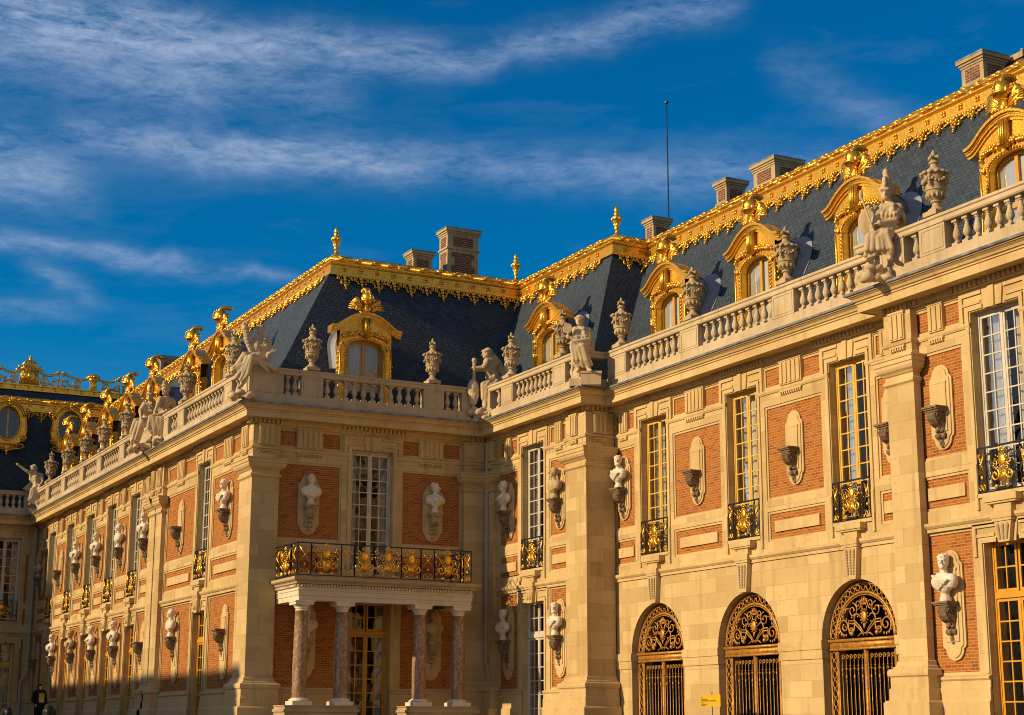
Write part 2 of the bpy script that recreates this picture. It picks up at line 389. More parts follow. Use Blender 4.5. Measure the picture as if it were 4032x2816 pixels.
def rail_panel(ir, gd, f, u0, u1, h, big=True, d=0.):
    w = u1 - u0; c = (u0 + u1) / 2
    for z0, z1 in ((0, .03), (h - .045, h)): ir.box(f, u0, u1, d - .022, d + .022, z0, z1)
    for u in (u0, u1): ir.box(f, u - .018, u + .018, d - .02, d + .02, .03, h - .045)
    if big:
        sw = .26 if w > 1.2 else .2
        for u in (u0 + sw, u1 - sw): ir.box(f, u - .012, u + .012, d - .015, d + .015, .03, h - .045)
        for u in (u0 + sw / 2, u1 - sw / 2):
            side_strip(gd, ir, f, u, .03, h - .08, sw * .9, d + .02)
            ir.box(f, u - sw / 2 + .012, u + sw / 2 - .012, d - .01, d + .01, .22, .24)
        crest_emblem(gd, f, c, .14, 1.02, d + .03)
        for q in (-1, 1):
            for k in range(3):
                ir.tube(spiral((c + q * (.16 + .1 * k) * (w / 1.7), .52 + .2 * (k % 2)), .10, .02, k, q * 1.3, 12, d, f), .012, 4)
            ir.tube(spiral((c + q * .22, h - .2), .1, .03, pi, -q * 1.1, 12, d, f), .012, 4)
        ir.box(f, c - .26, c + .26, d - .03, d + .05, .03, .10)
        rr = random.Random(5)
        for k in range(16):
            u = rr.uniform(u0 + sw + .05, u1 - sw - .05); z = rr.uniform(.18, h - .15); ir.tube(spiral((u, z), rr.uniform(.07, .12), .02, rr.uniform(0, 6), rr.choice((-1.4, 1.4)), 11, d - .01, f), .0125, 4)
        for k in range(14): gd.ell(f(rr.uniform(u0 + sw + .03, u1 - sw - .03), d + .01, rr.uniform(.2, h - .1)), (.032, .014, .024), 6, 4)
    else:
        side_strip(gd, ir, f, c, .03, h - .08, w * .8, d + .02)
def make_railing(w, h=1.18):
    def mk():
        ir = MB(); gd = MB(); rail_panel(ir, gd, L0, -w / 2, w / 2, h)
        o = ir.build('balcony_railing', 'iron'); gd.build('gilt_ornament', 'gold', o, smooth=True); return o
    return mk

def make_gate():
    f = L0; ir = MB(); gd = MB(); zs = 4.06; Ro, Ri = 1.6, 1.30
    def arc(r, a0=0., a1=pi, n=28, d=0.): return [f(r * cos(a0 + (a1 - a0) * i / n), d, zs + r * sin(a0 + (a1 - a0) * i / n)) for i in range(n + 1)]
    gd.tube(arc(Ro - .03), .035, 6); gd.tube(arc(Ri), .045, 6); gd.tube(arc(Ri - .07), .018, 5)
    for i in range(19):
        a = pi * (i + .5) / 19; c = ((Ro + Ri) / 2 * cos(a), zs + (Ro + Ri) / 2 * sin(a))
        gd.tube([f(c[0] + .088 * cos(q * pi / 5), .01, c[1] + .088 * sin(q * pi / 5)) for q in range(10)], .017, 5, True)
        a2 = pi * (i + 1) / 19
        if i < 18: gd.ell(f((Ro + Ri) / 2 * cos(a2), .02, zs + (Ro + Ri) / 2 * sin(a2)), .035, 6, 4)
        for r in (Ro - .07, Ri + .06): ir.ell(f(r * cos(a2), 0, zs + r * sin(a2)), .03, 5, 4)
    # beam
    gd.box(f, -1.62, 1.62, -.06, .08, 3.74, 3.80); gd.box(f, -1.62, 1.62, -.06, .05, 3.80, 3.98); gd.box(f, -1.62, 1.62, -.06, .10, 3.98, 4.06)
    # jamb bands with rings
    for s in (-1, 1):
        for u in (1.58, 1.29): gd.box(f, s * u - .025, s * u + .025, -.03, .03, 0, 3.74)
        for i in range(13):
            z = 3.6 - .27 * i
            gd.tube([f(s * 1.435 + .088 * cos(q * pi / 5), .01, z + .11 * sin(q * pi / 5)) for q in range(10)], .016, 5, True)
            gd.ell(f(s * 1.435, .02, z - .135), .034, 6, 4)
    # leaves
    gd.box(f, -.045, .045, -.03, .05, 0, 3.74)
    for s in (-1, 1):
        gd.box(f, s * .075 - .012, s * .075 + .012, -.02, .02, 0, 3.7); gd.box(f, s * 1.24 - .02, s * 1.24 + .02, -.02, .02, 0, 3.7)
        n = 6
        for i in range(n):
            u = s * (.19 + i * .18)
            gd.tube([f(u, 0, 0), f(u, 0, 3.52)], .0135, 5)
            ir.tube([f(u + s * .09, -.03, 0), f(u + s * .09, -.03, 3.3)], .013, 5)
            gd.tube(spiral((u + .055, 3.55), .075, .02, pi, -1.25, 12, .0, f), .015, 5)
            zz = 3.18 if i % 2 else 2.98
            gd.ell(f(u, 0, zz), (.032, .032, .08), 7, 5); gd.ell(f(u, 0, zz - .14), (.02, .02, .09), 6, 4); gd.ell(f(u, 0, 3.3), (.04, .03, .02), 6, 4)
            if i % 2 == 0: gd.tube([f(u - .08, 0, 3.2), f(u, .02, 3.24), f(u + .08, 0, 3.2)], .014, 4)
    # lunette: arms under a crown, ribbons and scrolls
    for s in (-1, 1):
        S = lambda c, r0, r1, a, t, r=.02, n=18: gd.tube(spiral((s * c[0], c[1]), r0, r1, (pi - a) if s < 0 else a, s * t, n, 0, f), r, 5)
        S((.92, 4.42), .25, .05, -pi / 2, 1.5, .026); S((.52, 4.86), .22, .04, pi / 2, 1.4); S((.62, 4.26), .12, .03, pi, -1.3, .028)
        S((.28, 5.02), .14, .03, -pi / 2, -1.3); S((.30, 4.62), .20, .1, -pi * .4, .6, .022); S((.88, 4.88), .1, .02, pi / 2, -1.2)
        S((1.05, 4.65), .12, .03, 0, 1.2, .016)
        gd.tube([f(s * .06, .01, 4.14), f(s * .2, .01, 4.30), f(s * .45, .01, 4.48), f(s * .72, .01, 4.50)], .026, 5)
        gd.tube([f(s * .06, .01, 4.22), f(s * .2, .01, 4.38), f(s * .42, .01, 4.56), f(s * .72, .01, 4.58)], .022, 5)
        gd.tube([f(s * .46, .01, 4.50), f(s * .46, .01, 4.30), f(s * .72, .01, 4.30), f(s * .72, .01, 4.56)], .022, 4)
        gd.tube([f(s * .92, .01, 4.66), f(s * .92, .01, 4.92), f(s * .66, .01, 4.92)], .022, 4)
        for i in range(9):
            a = -1.9 + i * .42
            gd.ell(f(s * (.92 + .27 * cos(a)), .02, 4.42 + .27 * sin(a)), (.035, .02, .045), 6, 4)
        for i in range(6): gd.ell(f(s * rnd.uniform(.25, .95), .01, zs + rnd.uniform(.2, .95)), (.035, .018, .03), 6, 4)
        gd.ell(f(s * .55, .03, 4.2), .07, 9, 6)
    gd.tube([f(-.34, 0, 4.12), f(-.2, 0, 4.2), f(.2, 0, 4.2), f(.34, 0, 4.12)], .022, 5)
    gd.ell(f(0, .03, 4.66), (.13, .05, .17), 12, 8)
    for i in range(14): gd.ell(f(.17 * cos(i * pi / 7), .02, 4.66 + .215 * sin(i * pi / 7)), .028, 6, 4)
    gd.ell(f(0, .03, 4.40), (.04, .03, .08), 7, 5)
    gd.box(f, -.15, .15, -.02, .04, 5.0, 5.06)
    for i in (-2, -1, 0, 1, 2):
        gd.ell(f(.07 * i, .01, 5.14 - .012 * i * i), (.028, .025, .075), 6, 5); gd.ell(f(.07 * i, .02, 5.22 - .016 * i * i), .022, 6, 4)
    gd.tube([f(-.1, 0, 4.98), f(-.1, 0, 4.86), f(.1, 0, 4.86), f(.1, 0, 4.98)], .022, 4)
    o = ir.build('arch_gate', 'iron'); gd.build('gilt_grille', 'gate_gilding', o, smooth=True)
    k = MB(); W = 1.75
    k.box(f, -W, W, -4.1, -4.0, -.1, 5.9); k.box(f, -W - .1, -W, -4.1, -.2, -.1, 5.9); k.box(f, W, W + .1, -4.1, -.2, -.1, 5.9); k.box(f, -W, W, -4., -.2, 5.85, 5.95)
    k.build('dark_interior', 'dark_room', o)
    return o

def make_bracket(kind, stone='bracket_stone'):
    """console for a bust; its backing plaque is a piece of it. z = 0 is the shelf the bust stands on"""
    def mk():
        f = L0; m = MB()
        for w, d, z0, z1 in ((.285, .50, -.05, 0), (.262, .46, -.09, -.05), (.235, .41, -.14, -.09)): m.box(f, -w, w, .0, d, z0, z1)
        body = [(.02, -.14), (.36, -.14), (.40, -.22), (.385, -.33), (.33, -.42), (.24, -.48), (.17, -.55), (.125, -.65), (.125, -.70), (.17, -.75), (.17, -.81), (.11, -.86), (.02, -.88)]
        m.side(f, body, -.155, .155)
        for s in (-1, 1):
            sf = lambda u, d, z, s=s: (s * .165, -u, z)
            m.tube(spiral((.25, -.28), .14, .025, 0, 1.75, 22, 0, sf), .024, 5); m.ell((s * .165, -.25, -.28), (.03, .035, .035), 7, 5)
            m.tube(spiral((.11, -.76), .07, .02, pi, 1.3, 12, 0, sf), .018, 5)
        for i in range(5):
            u = -.12 + .06 * i
            m.tube([f(u, .385, -.15), f(u, .425, -.24), f(u, .40, -.35), f(u, .33, -.45), f(u, .22, -.53)], [.02, .036, .034, .028, .02], 5)
        for i, (u, d, z, r) in enumerate(((0, .2, -.60, .07), (-.09, .16, -.64, .05), (.09, .16, -.64, .05), (-.12, .12, -.77, .06), (.12, .12, -.77, .06), (0, .18, -.78, .075), (0, .1, -.92, .075), (-.05, .08, -.98, .045), (.05, .08, -.98, .045), (0, .08, -1.04, .05))):
            m.ell(f(u, d, z), r, 7, 5)
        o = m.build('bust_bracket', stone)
        p = MB(); lo, hi = {'upper': (-1.13, 1.17), 'lower': (-1.50, 1.35), 'high': (-1.92, .96)}[kind]
        def outline(w, e, lo, hi):
            q = []
            for s, zc, zz in ((1, hi, hi - e), (-1, lo, lo + e)):
                a = [((w - .10) * cos(pi * i / 12), zz + s * e * sin(pi * i / 12)) for i in range(13)]
                if s < 0: a = a[::-1]
                q += ([(w, zz - s * .12), (w - .02, zz - s * .06)] + a + [(-w + .02, zz - s * .06), (-w, zz - s * .12)]) if s > 0 else ([(-w, zz + .12), (-w + .02, zz + .06)] + a + [(w - .02, zz + .06), (w, zz + .12)])
            return q
        p.prism(f, outline(.43, .30, lo, hi), 0, .045); p.prism(f, outline(.355, .25, lo + .07, hi - .07), .04, .075)
        top = hi - .52; bot = lo + .48
        p.box(f, -.24, .24, .07, .105, max(bot, -1.2), top)
        p.box(f, -.27, .27, .07, .115, top, top + .04)
        p.build('plaque', 'trim_stone', o)
        return o
    return mk

def bust_pieces(k):
    P = []; c = lambda a, b, ra, rb: P.append(('c', a, b, ra, rb)); e = lambda p, r, M=None: P.append(('e', p, r, M))
    # socle
    c((0, 0, .03), (0, 0, .05), .15, .145); c((0, 0, .08), (0, 0, .12), .115, .085); c((0, 0, .12), (0, 0, .20), .075, .09); c((0, 0, .2), (0, 0, .24), .11, .1)
    turn = {0: -.5, 1: .35, 2: -.15, 3: -.8}[k]; ct, st = cos(turn), sin(turn)
    # chest and shoulders
    e((0, -.02, .42), (.285, .19, .21)); e((0, .0, .54), (.355, .18, .135)); e((-.26, .0, .47), (.14, .145, .18)); e((.26, .0, .47), (.14, .145, .18)); e((0, -.03, .31), (.20, .14, .13))
    c((0, 0, .60), (0, -.01, .76), .105, .085)
    # drapery
    n = 9
    for i in range(n):
        a = i / (n - 1)
        if k in (0, 3): p0 = (-.30 + .14 * a, -.12, .62 - .03 * a); p1 = (.31 - .34 * a, -.20, .50 - .24 * a)
        elif k == 1: p0 = (-.31 + .06 * a, -.10, .60 - .26 * a); p1 = (.31 - .06 * a, -.10, .60 - .26 * a)
        else: p0 = (-.27 + .50 * a, -.12, .60 - .02 * abs(i - 4)); p1 = (-.10 + .16 * a, -.165, .33 + .02 * abs(i - 4))
        mid = ((p0[0] + p1[0]) / 2, min(p0[1], p1[1]) - .06, (p0[2] + p1[2]) / 2 - (.07 if k == 1 else .03))
        q_ = .034 if i % 2 else .024; c(p0, mid, q_, q_ + .006); c(mid, p1, q_ + .006, q_ - .006)
    if k != 2: c((.10, -.10, .64), (.29, -.02, .54), .05, .06); c((-.12, -.08, .64), (-.28, -.0, .54), .05, .05)
    # head, turned
    H = lambda x, y, z: (1.14 * (x * ct + y * st), 1.14 * (-x * st + y * ct) - .02, .80 + (z - .80) * 1.14)
    Mr = Matrix.Rotation(-turn, 3, 'Z') * 1.14; e(H(0, .02, .93), (.118, .135, .15), Mr)
    e(H(0, .01, .91), (.098, .118, .135), Mr); e(H(0, -.045, .83), (.085, .085, .085), Mr); e(H(0, -.115, .79), (.038, .032, .03), Mr)
    c(H(0, -.128, .945), H(0, -.168, .875), .018, .028); c(H(-.06, -.112, .955), H(.06, -.112, .955), .022, .022)
    c(H(-.028, -.112, .835), H(.028, -.112, .835), .014, .014)
    for s in (-1, 1):
        e(H(s * .04, -.092, .915), (.022, .016, .014), Mr); e(H(s * .1, .01, .89), (.016, .028, .038), Mr); e(H(s * .055, -.085, .87), (.034, .034, .034), Mr)
    if k == 1:
        e(H(0, .03, .97), (.115, .13, .10), Mr); e(H(0, .15, .93), (.07, .06, .06), Mr)
        for i in range(7): c(H(-.09 + .03 * i, -.06, 1.0 - .012 * (i - 3) ** 2), H(-.07 + .023 * i, .10, .99), .018, .02)
    else:
        e(H(0, .03, .98), (.125, .135, .115), Mr)
        for i in range(16):
            a = i * 2.399; q = .35 + .5 * (i / 16)
            e(H(.118 * sin(q * 1.6) * cos(a), .03 + .128 * sin(q * 1.6) * sin(a), .985 + .105 * cos(q * 1.6)), (.034, .034, .028))
        if k == 3:
            for i in range(6): e(H(-.06 + .024 * i, -.095, .795 - .02 * sin(i)), (.024, .028, .03))
    return P
def make_bust(k, matname):
    def mk(): return melt('bust', bust_pieces(k), .016, matname, smooth=2)
    return mk

def make_urn():
    m = MB(); m.box(L0, -.26, .26, -.26, .26, 0, .13)
    m.lathe([(.24, .13), (.23, .18), (.15, .24), (.105, .31), (.10, .37), (.15, .40), (.15, .43), (.12, .45), (.20, .52), (.245, .62), (.255, .70), (.285, .72), (.285, .76), (.255, .78), (.275, .98), (.30, 1.14), (.33, 1.20), (.30, 1.24), (.22, 1.31), (.15, 1.36), (.115, 1.40), (.10, 1.47), (.14, 1.50), (.14, 1.54), (.09, 1.57), (.06, 1.60)], 16)
    b = m.build('stone_urn', 'grey_stone', smooth=True, sharp=40)
    c = MB()
    for i in range(12):
        a = i * pi / 6
        c.ell((.335 * cos(a), .335 * sin(a), 1.20), (.075, .075, .055), 7, 5); c.ell((.235 * cos(a), .235 * sin(a), .58), (.045, .045, .085), 6, 4)
    for q in range(4):
        a0 = q * pi / 2 + .4
        for i in range(7):
            a = a0 + i * (pi / 2) / 6; z = 1.10 - .17 * sin(pi * i / 6)
            c.ell((.325 * cos(a), .325 * sin(a), z), .05, 6, 4)
        for k, z in enumerate((1.08, .99, .90, .83)): c.ell((.33 * cos(a0), .33 * sin(a0), z), .06 - .008 * k, 6, 4)
    c.ell((0, 0, 1.74), (.06, .06, .15), 8, 6)
    for i in range(4):
        a = i * pi / 2 + .3
        c.tube([(0, 0, 1.58), (.06 * cos(a), .06 * sin(a), 1.68), (.13 * cos(a), .13 * sin(a), 1.69), (.155 * cos(a), .155 * sin(a), 1.62)], [.04, .045, .045, .03], 6)
    c.ell((0, 0, 1.585), (.10, .10, .03), 8, 4)
    c.build('carved_garland', 'grey_stone', b, smooth=True)
    return b
def make_baluster():
    m = MB(); m.box(L0, -.105, .105, -.105, .105, 0, .09); m.box(L0, -.095, .095, -.095, .095, .66, .74)
    m.lathe([(.09, .09), (.085, .12), (.055, .15), (.05, .18), (.07, .20), (.105, .26), (.115, .32), (.105, .38), (.08, .45), (.06, .52), (.052, .57), (.052, .60), (.075, .61), (.075, .635), (.06, .64), (.085, .66)], 10)
    return m.build('baluster', 'balustrade_stone', smooth=True, sharp=35)

def make_finial():
    m = MB(); m.box(L0, -.2, .2, -.2, .2, -.1, .12)
    m.lathe([(.18, .12), (.10, .2), (.06, .3), (.07, .36), (.11, .40), (.10, .44), (.10, .5), (.15, .66), (.19, .78), (.225, .83), (.22, .88), (.14, .93), (.10, .98), (.12, 1.03), (.11, 1.08), (.08, 1.12), (.105, 1.19), (.08, 1.29), (.02, 1.38)], 12)
    for i in range(8): m.ell((.2 * cos(i * pi / 4), .2 * sin(i * pi / 4), .82), (.045, .045, .06), 6, 4)
    for i in range(6): m.ell((.10 * cos(i * pi / 3), .10 * sin(i * pi / 3), .58), (.04, .04, .09), 6, 4)
    return m.build('roof_finial', 'gold', smooth=True, sharp=50)

def trophy(g, z, s=1.):
    """plumed helmet before a fan of quivers, cannon and palm leaves"""
    f = L0
    g.ell((0, -.10, z + .62), (.27 * s, .29 * s, .29 * s), 14, 9); g.tube([(.27 * cos(a) , -.10 - .30 * sin(a), z + .50) for a in [pi * i / 10 - .3 for i in range(13)]], .035, 6)
    for i in range(9): a = -.2 + i * .3; g.ell((0, -.10 - .30 * cos(a), z + .62 + .30 * sin(a)), (.035, .06, .06), 6, 4)
    for q in (-1, 1): g.ell((q * .24, -.14, z + .56), (.06, .12, .14), 7, 5)
    g.ell((0, -.22, z + .50), (.13, .12, .12), 9, 6); g.box(f, -.13, .13, 0, .16, z - .02, z + .36)
    for i in range(14):
        a = -.4 + i * .19
        for k in (-1, 0, 1): g.ell((k * .075, .14 - .34 * cos(a), z + .74 + .30 * sin(a)), (.07, .08, .08), 6, 5)
    for q in (-1, 1):
        g.tube([(q * .06, .02, z + .15), (q * .30, .0, z + .40), (q * .52, -.02, z + .60)], [.07, .095, .13], 8)
        g.tube([(q * .1, -.02, z + .10), (q * .36, -.05, z + .20), (q * .62, -.06, z + .34)], [.06, .085, .06], 7)
        for k in range(5):
            a = .05 + k * .17
            g.tube([(q * .2, -.02, z + .18), (q * (.2 + .30 * cos(a)), -.05, z + .18 + .34 * sin(a) + .02), (q * (.2 + .58 * cos(a)), .0, z + .14 + .52 * sin(a))], [.03, .065, .025], 6)
        for k in range(6): g.ell((q * rnd.uniform(.08, .5), -.1, z + rnd.uniform(.0, .35)), (.07, .06, .055), 6, 5)
        g.tube([(q * .05, -.08, z + .02), (q * .2, -.12, z - .05), (q * .34, -.10, z + .06)], [.05, .07, .03], 6)
    g.ell((0, -.13, z + .12), (.10, .07, .12), 8, 5)

def make_dormer(depth, slope, yo):
    def mk():
        f = L0; m = MB(); T = -.34
        zo = [0, .12, .3, .5, .75, 1.0, 1.3, 1.7, 2.3, 2.95]; wo = [1.34, 1.40, 1.42, 1.38, 1.28, 1.19, 1.14, 1.11, 1.10, 1.12]
        hw, zsp, rise, sill = .78, 2.92, .36, .35
        arch = lambda x: zsp + rise * sqrt(max(0, 1 - (x / hw) ** 2)) if abs(x) < hw else zsp
        def ped(x):
            x = abs(x)
            if x < 1.08: return 3.80 + .46 * (1 - (x / 1.08) ** 2)
            q = min(x - 1.08, .42); return 3.80 - .85 * (q - q * q / .84)
        for s in (-1, 1):
            for i in range(len(zo) - 1):
                a, b = (zo[i], wo[i]), (zo[i + 1], wo[i + 1])
                m.quad(f(s * hw, 0, a[0]), f(s * a[1], 0, a[0]), f(s * b[1], 0, b[0]), f(s * hw, 0, b[0]))
                m.quad(f(s * a[1], 0, a[0]), f(s * a[1], T, a[0]), f(s * b[1], T, b[0]), f(s * b[1], 0, b[0]))
                m.quad(f(s * hw, T, a[0]), f(s * a[1], T, a[0]), f(s * b[1], T, b[0]), f(s * hw, T, b[0]))
            m.quad(f(s * hw, 0, 0), f(s * hw, T, 0), f(s * hw, T, zsp), f(s * hw, 0, zsp))
        m.box(f, -hw, hw, T, -.02, 0, sill)
        xs = [-1.12 + 2.24 * i / 40 for i in range(41)]
        xs = sorted(set(xs + [-hw, hw]))
        for a, b in zip(xs, xs[1:]):
            inn = abs(a + b) / 2 < hw
            za, zb = (arch(a), arch(b)) if inn else (2.95, 2.95)
            m.quad(f(a, 0, za), f(b, 0, zb), f(b, 0, ped(b)), f(a, 0, ped(a)))
            m.quad(f(a, T, za), f(b, T, zb), f(b, T, ped(b)), f(a, T, ped(a)))
            if inn: m.quad(f(a, 0, za), f(b, 0, zb), f(b, T, zb), f(a, T, za))
        o = m.build('dormer', 'gold')
        # pediment mouldings
        p = MB(); px = [-1.52 + 3.04 * i / 40 for i in range(41)]
        for t0, t1, d in ((-.15, -.06, .05), (-.06, .01, .11), (.01, .06, .14), (.06, .14, .21)):
            for a, b in zip(px, px[1:]):
                v = [f(a, T, ped(a) + t0), f(b, T, ped(b) + t0), f(b, d, ped(b) + t0), f(a, d, ped(a) + t0), f(a, T, ped(a) + t1), f(b, T, ped(b) + t1), f(b, d, ped(b) + t1), f(a, d, ped(a) + t1)]
                p.add(v, [(3, 2, 1, 0), (4, 5, 6, 7), (2, 3, 7, 6)])
            for s, e in ((-1, px[0]), (1, px[-1])): p.quad(f(e, T, ped(e) + t0), f(e, d, ped(e) + t0), f(e, d, ped(e) + t1), f(e, T, ped(e) + t1))
        p.build('pediment', 'gold', o)
        g = MB()
        for s in (-1, 1):
            for i in range(22): g.ell(f(s * .86, .02, .2 + i * .125), (.055, .04, .05), 6, 4)
            g.tube([f(s * .79, .015, 0), f(s * .79, .015, zsp)], .03, 6)
            g.tube(spiral((s * 1.09, .42), .19, .03, 0, s * 1.6, 18, .03, f), .035, 5); g.ell(f(s * 1.09, .05, .42), .075, 8, 5)
            for i in range(6): g.ell(f(s * 1.09 + .11 * cos(i), .04, .42 + .11 * sin(i)), .04, 6, 4)
            g.tube([f(s * w, .01, z) for z, w in zip(zo, wo)], .035, 6)
            g.tube(spiral((s * 1.0, 3.02), .11, .02, -pi / 2, -s * 1.4, 14, .05, f), .035, 5)
            for k in range(10): g.ell(f(s * (1.17 + .03 * sin(k * 2)), -.08, .9 + k * .2), (.05, .07, .07), 6, 4)
        for i in range(27):
            x = -.98 + 1.96 * i / 26; z = 3.22 + .30 * sqrt(max(0, 1 - (x / 1.05) ** 2))
            for k in range(2): g.ell(f(x + rnd.uniform(-.02, .02), .06 + .03 * k, z + rnd.uniform(-.06, .09)), (.065, .05, .06), 6, 5)
        for i in range(22):
            a = pi * (i + .5) / 22; g.ell(f(.84 * cos(a), .02, zsp + (rise + .05) * sin(a)), (.045, .04, .045), 6, 4)
        g.prism(f, [(-.15, 4.16), (.15, 4.16), (.10, 3.36), (-.10, 3.36)], .02, .22)
        for k in (-1, 0, 1): g.tube([f(k * .085, .24, 4.12), f(k * .07, .25, 3.8), f(k * .055, .24, 3.42)], .03, 5)
        g.build('carved_garland', 'gold', o, smooth=True)
        t = MB(); trophy(t, 4.38); t.build('helmet_trophy', 'gold', o, smooth=True)
        # casements
        w = MB(); y0, y1 = -.30, -.24
        def wb(u0, u1, z0, z1): w.box(f, u0, u1, y0, y1, z0, z1)
        wb(-hw, -hw + .07, sill, zsp); wb(hw - .07, hw, sill, zsp); wb(-.06, .06, sill, zsp + rise - .02)
        for s in (-1, 1):
            a, b = sorted((s * .06, s * (hw - .07))); wb(a, b, sill, sill + .09); wb(a, b, 1.75, 1.83)
        for i in range(14):
            x0 = -hw + 2 * hw * i / 14; x1 = -hw + 2 * hw * (i + 1) / 14
            w.prism(f, [(x0, arch(x0) - .09), (x1, arch(x1) - .09), (x1, arch(x1)), (x0, arch(x0))], y0, y1 - .003)
        wo_ = w.build('dormer_window', 'orange_paint', o)
        gl = MB()
        for s in (-1, 1):
            for z0, z1 in ((sill, 1.8), (1.8, zsp + rise)): gl.quad(f(s * .05, -.275, z0), f(s * (hw - .03), -.277, z0), f(s * (hw - .03), -.272, z1), f(s * .05, -.275, z1))
        gl.build('pane', 'glass', wo_)
        c = MB()
        for a, b in ((-hw, -.03), (.03, hw)):
            for i in range(16):
                u0 = a + (b - a) * i / 16; u1 = a + (b - a) * (i + 1) / 16; e = .012
                c.quad((u0, .33 + e * sin(i * 2.2), .3), (u1, .33 + e * sin(i * 2.2 + 2.2), .3), (u1, .33 + e * sin(i * 2.2 + 2.2), zsp + rise), (u0, .33 + e * sin(i * 2.2), zsp + rise))
        c.build('curtain', 'curtain', wo_, smooth=True)
        # lead barrel running back into the slates
        r = MB(); n = 14
        ys = [(.30, 1.03), (depth * .55, 1.03), (depth, 1.03)]
        prev = None
        for y, R in ys:
            ring = [(R, y, 0)] + [(R * cos(pi * i / n), y, 2.95 + (R if R < 1.1 else 1.03 + (R - 1.03) * .8) * 1.02 * sin(pi * i / n)) for i in range(n + 1)] + [(-R, y, 0)]
            if prev:
                for i in range(len(ring) - 1): r.quad(prev[i], prev[i + 1], ring[i + 1], ring[i])
            prev = ring
        ap = MB(); pv = None
        for rr, back in ((1.05, .32), (1.09, .17), (1.17, .07), (1.30, .03)):
            ring = []
            for k in range(n + 5):
                if k < 2: x, z = rr, 2.1 + k * .5
                elif k > n + 2: x, z = -rr, 2.1 + (n + 4 - k) * .5
                else: a = pi * (k - 2) / n; x, z = rr * cos(a), 2.95 + (1.05 + (rr - 1.06) * .9) * sin(a)
                ring.append((x, yo + z / slope - back, z))
            if pv:
                for k in range(len(ring) - 1): ap.quad(pv[k], pv[k + 1], ring[k + 1], ring[k])
            pv = ring
        ap.build('lead_apron', 'pale_lead', o, smooth=True)
        r.tube([(1.05 * cos(pi * i / n), depth * .52, 2.95 + 1.07 * sin(pi * i / n)) for i in range(n + 1)], .028, 5)
        r.tube([(-.05, depth * .9, 4.05), (.02, depth * 1.15, 4.5)], .025, 5)
        r.build('lead_roof', 'lead', o, smooth=True, sharp=40)
        return o
    return mk

def make_oval_dormer():
    f = L0; m = MB(); n = 48; ax, az, zc = .70, 1.0, 1.62
    def outer(a):
        x, z = cos(a), sin(a)
        if z >= 0: return (1.10 * x * (1 - .10 * z), zc + 1.42 * z ** .8)
        w = 1.12 if z > -.5 else 1.18
        return (w * x * (1 + .10 * abs(z)), zc - 1.30 * abs(z) ** .75)
    for i in range(n):
        a, b = 2 * pi * i / n, 2 * pi * (i + 1) / n
        ia, ib = (ax * cos(a), zc + az * sin(a)), (ax * cos(b), zc + az * sin(b)); oa, ob = outer(a), outer(b)
        m.quad(f(ia[0], 0, ia[1]), f(ib[0], 0, ib[1]), f(ob[0], 0, ob[1]), f(oa[0], 0, oa[1]))
        m.quad(f(ia[0], 0, ia[1]), f(ib[0], 0, ib[1]), f(ib[0], -.3, ib[1]), f(ia[0], -.3, ia[1]))
        m.quad(f(oa[0], 0, oa[1]), f(ob[0], 0, ob[1]), f(ob[0], -.9, ob[1]), f(oa[0], -.9, oa[1]))
    o = m.build('oval_dormer', 'gold')
    g = MB(); g.tube([f((ax + .04) * cos(2 * pi * i / 32), .03, zc + (az + .04) * sin(2 * pi * i / 32)) for i in range(32)], .05, 6, True)
    for r in (.16, .28): g.tube([f((ax + r + .12) * cos(a), .02 + r * .3, zc + (az + r + .08) * sin(a)) for a in [pi * (.12 + .76 * i / 20) for i in range(21)]], .06, 6)
    for q in (-1, 1):
        g.tube(spiral((q * .93, .72), .22, .04, 0, q * 1.6, 18, .04, f), .04, 5); g.ell(f(q * .93, .05, .72), .10, 8, 5)
        for i in range(8): g.ell(f(q * (1.05 + .02 * sin(i)), .03, 1.35 + .14 * i), (.05, .05, .07), 6, 4)
        g.tube([f(q * 1.0, .06, 2.55), f(q * 1.14, .12, 2.5), f(q * 1.24, .12, 2.42), f(q * 1.24, .1, 2.30)], .06, 6)
        for i in range(6): g.ell(f(q * (.1 + .16 * i), .05, .38 - .03 * (i % 2)), (.09, .05, .07), 6, 4)
        g.tube([f(q * .9, .03, .32), f(q * 1.1, .03, .25), f(q * .7, .03, .12), f(0, .03, -.02)], .05, 5)
    for z, r in ((.15, .16), (-.08, .11), (-.25, .07)): g.ell(f(0, .06, z), (r, .06, r), 8, 6)
    for z, r in ((2.75, .13), (2.92, .10), (3.06, .07)): g.ell(f(0, .14, z), (r, .08, r), 8, 6)
    g.prism(f, [(-.85, .35), (.85, .35), (.45, .02), (0, -.12), (-.45, .02)], -.02, .02)
    g.build('carved_garland', 'gold', o, smooth=True)
    w = MB(); w.box(f, -.05, .05, -.26, -.2, zc - az, zc + az)
    w.tube([f((ax - .03) * cos(2 * pi * i / 28), -.23, zc + (az - .03) * sin(2 * pi * i / 28)) for i in range(28)], .04, 5, True); wo_ = w.build('dormer_window', 'ochre_paint', o)
    gl = MB(); gl.prism(f, [(ax * cos(2 * pi * i / 28), zc + az * sin(2 * pi * i / 28)) for i in range(28)], -.262, -.258); gl.build('pane', 'glass', wo_)
    c = MB(); c.prism(f, [(ax * 1.02 * cos(2 * pi * i / 28), zc + az * 1.02 * sin(2 * pi * i / 28)) for i in range(28)], -.5, -.45); c.build('blind', 'slate', wo_)
    return o

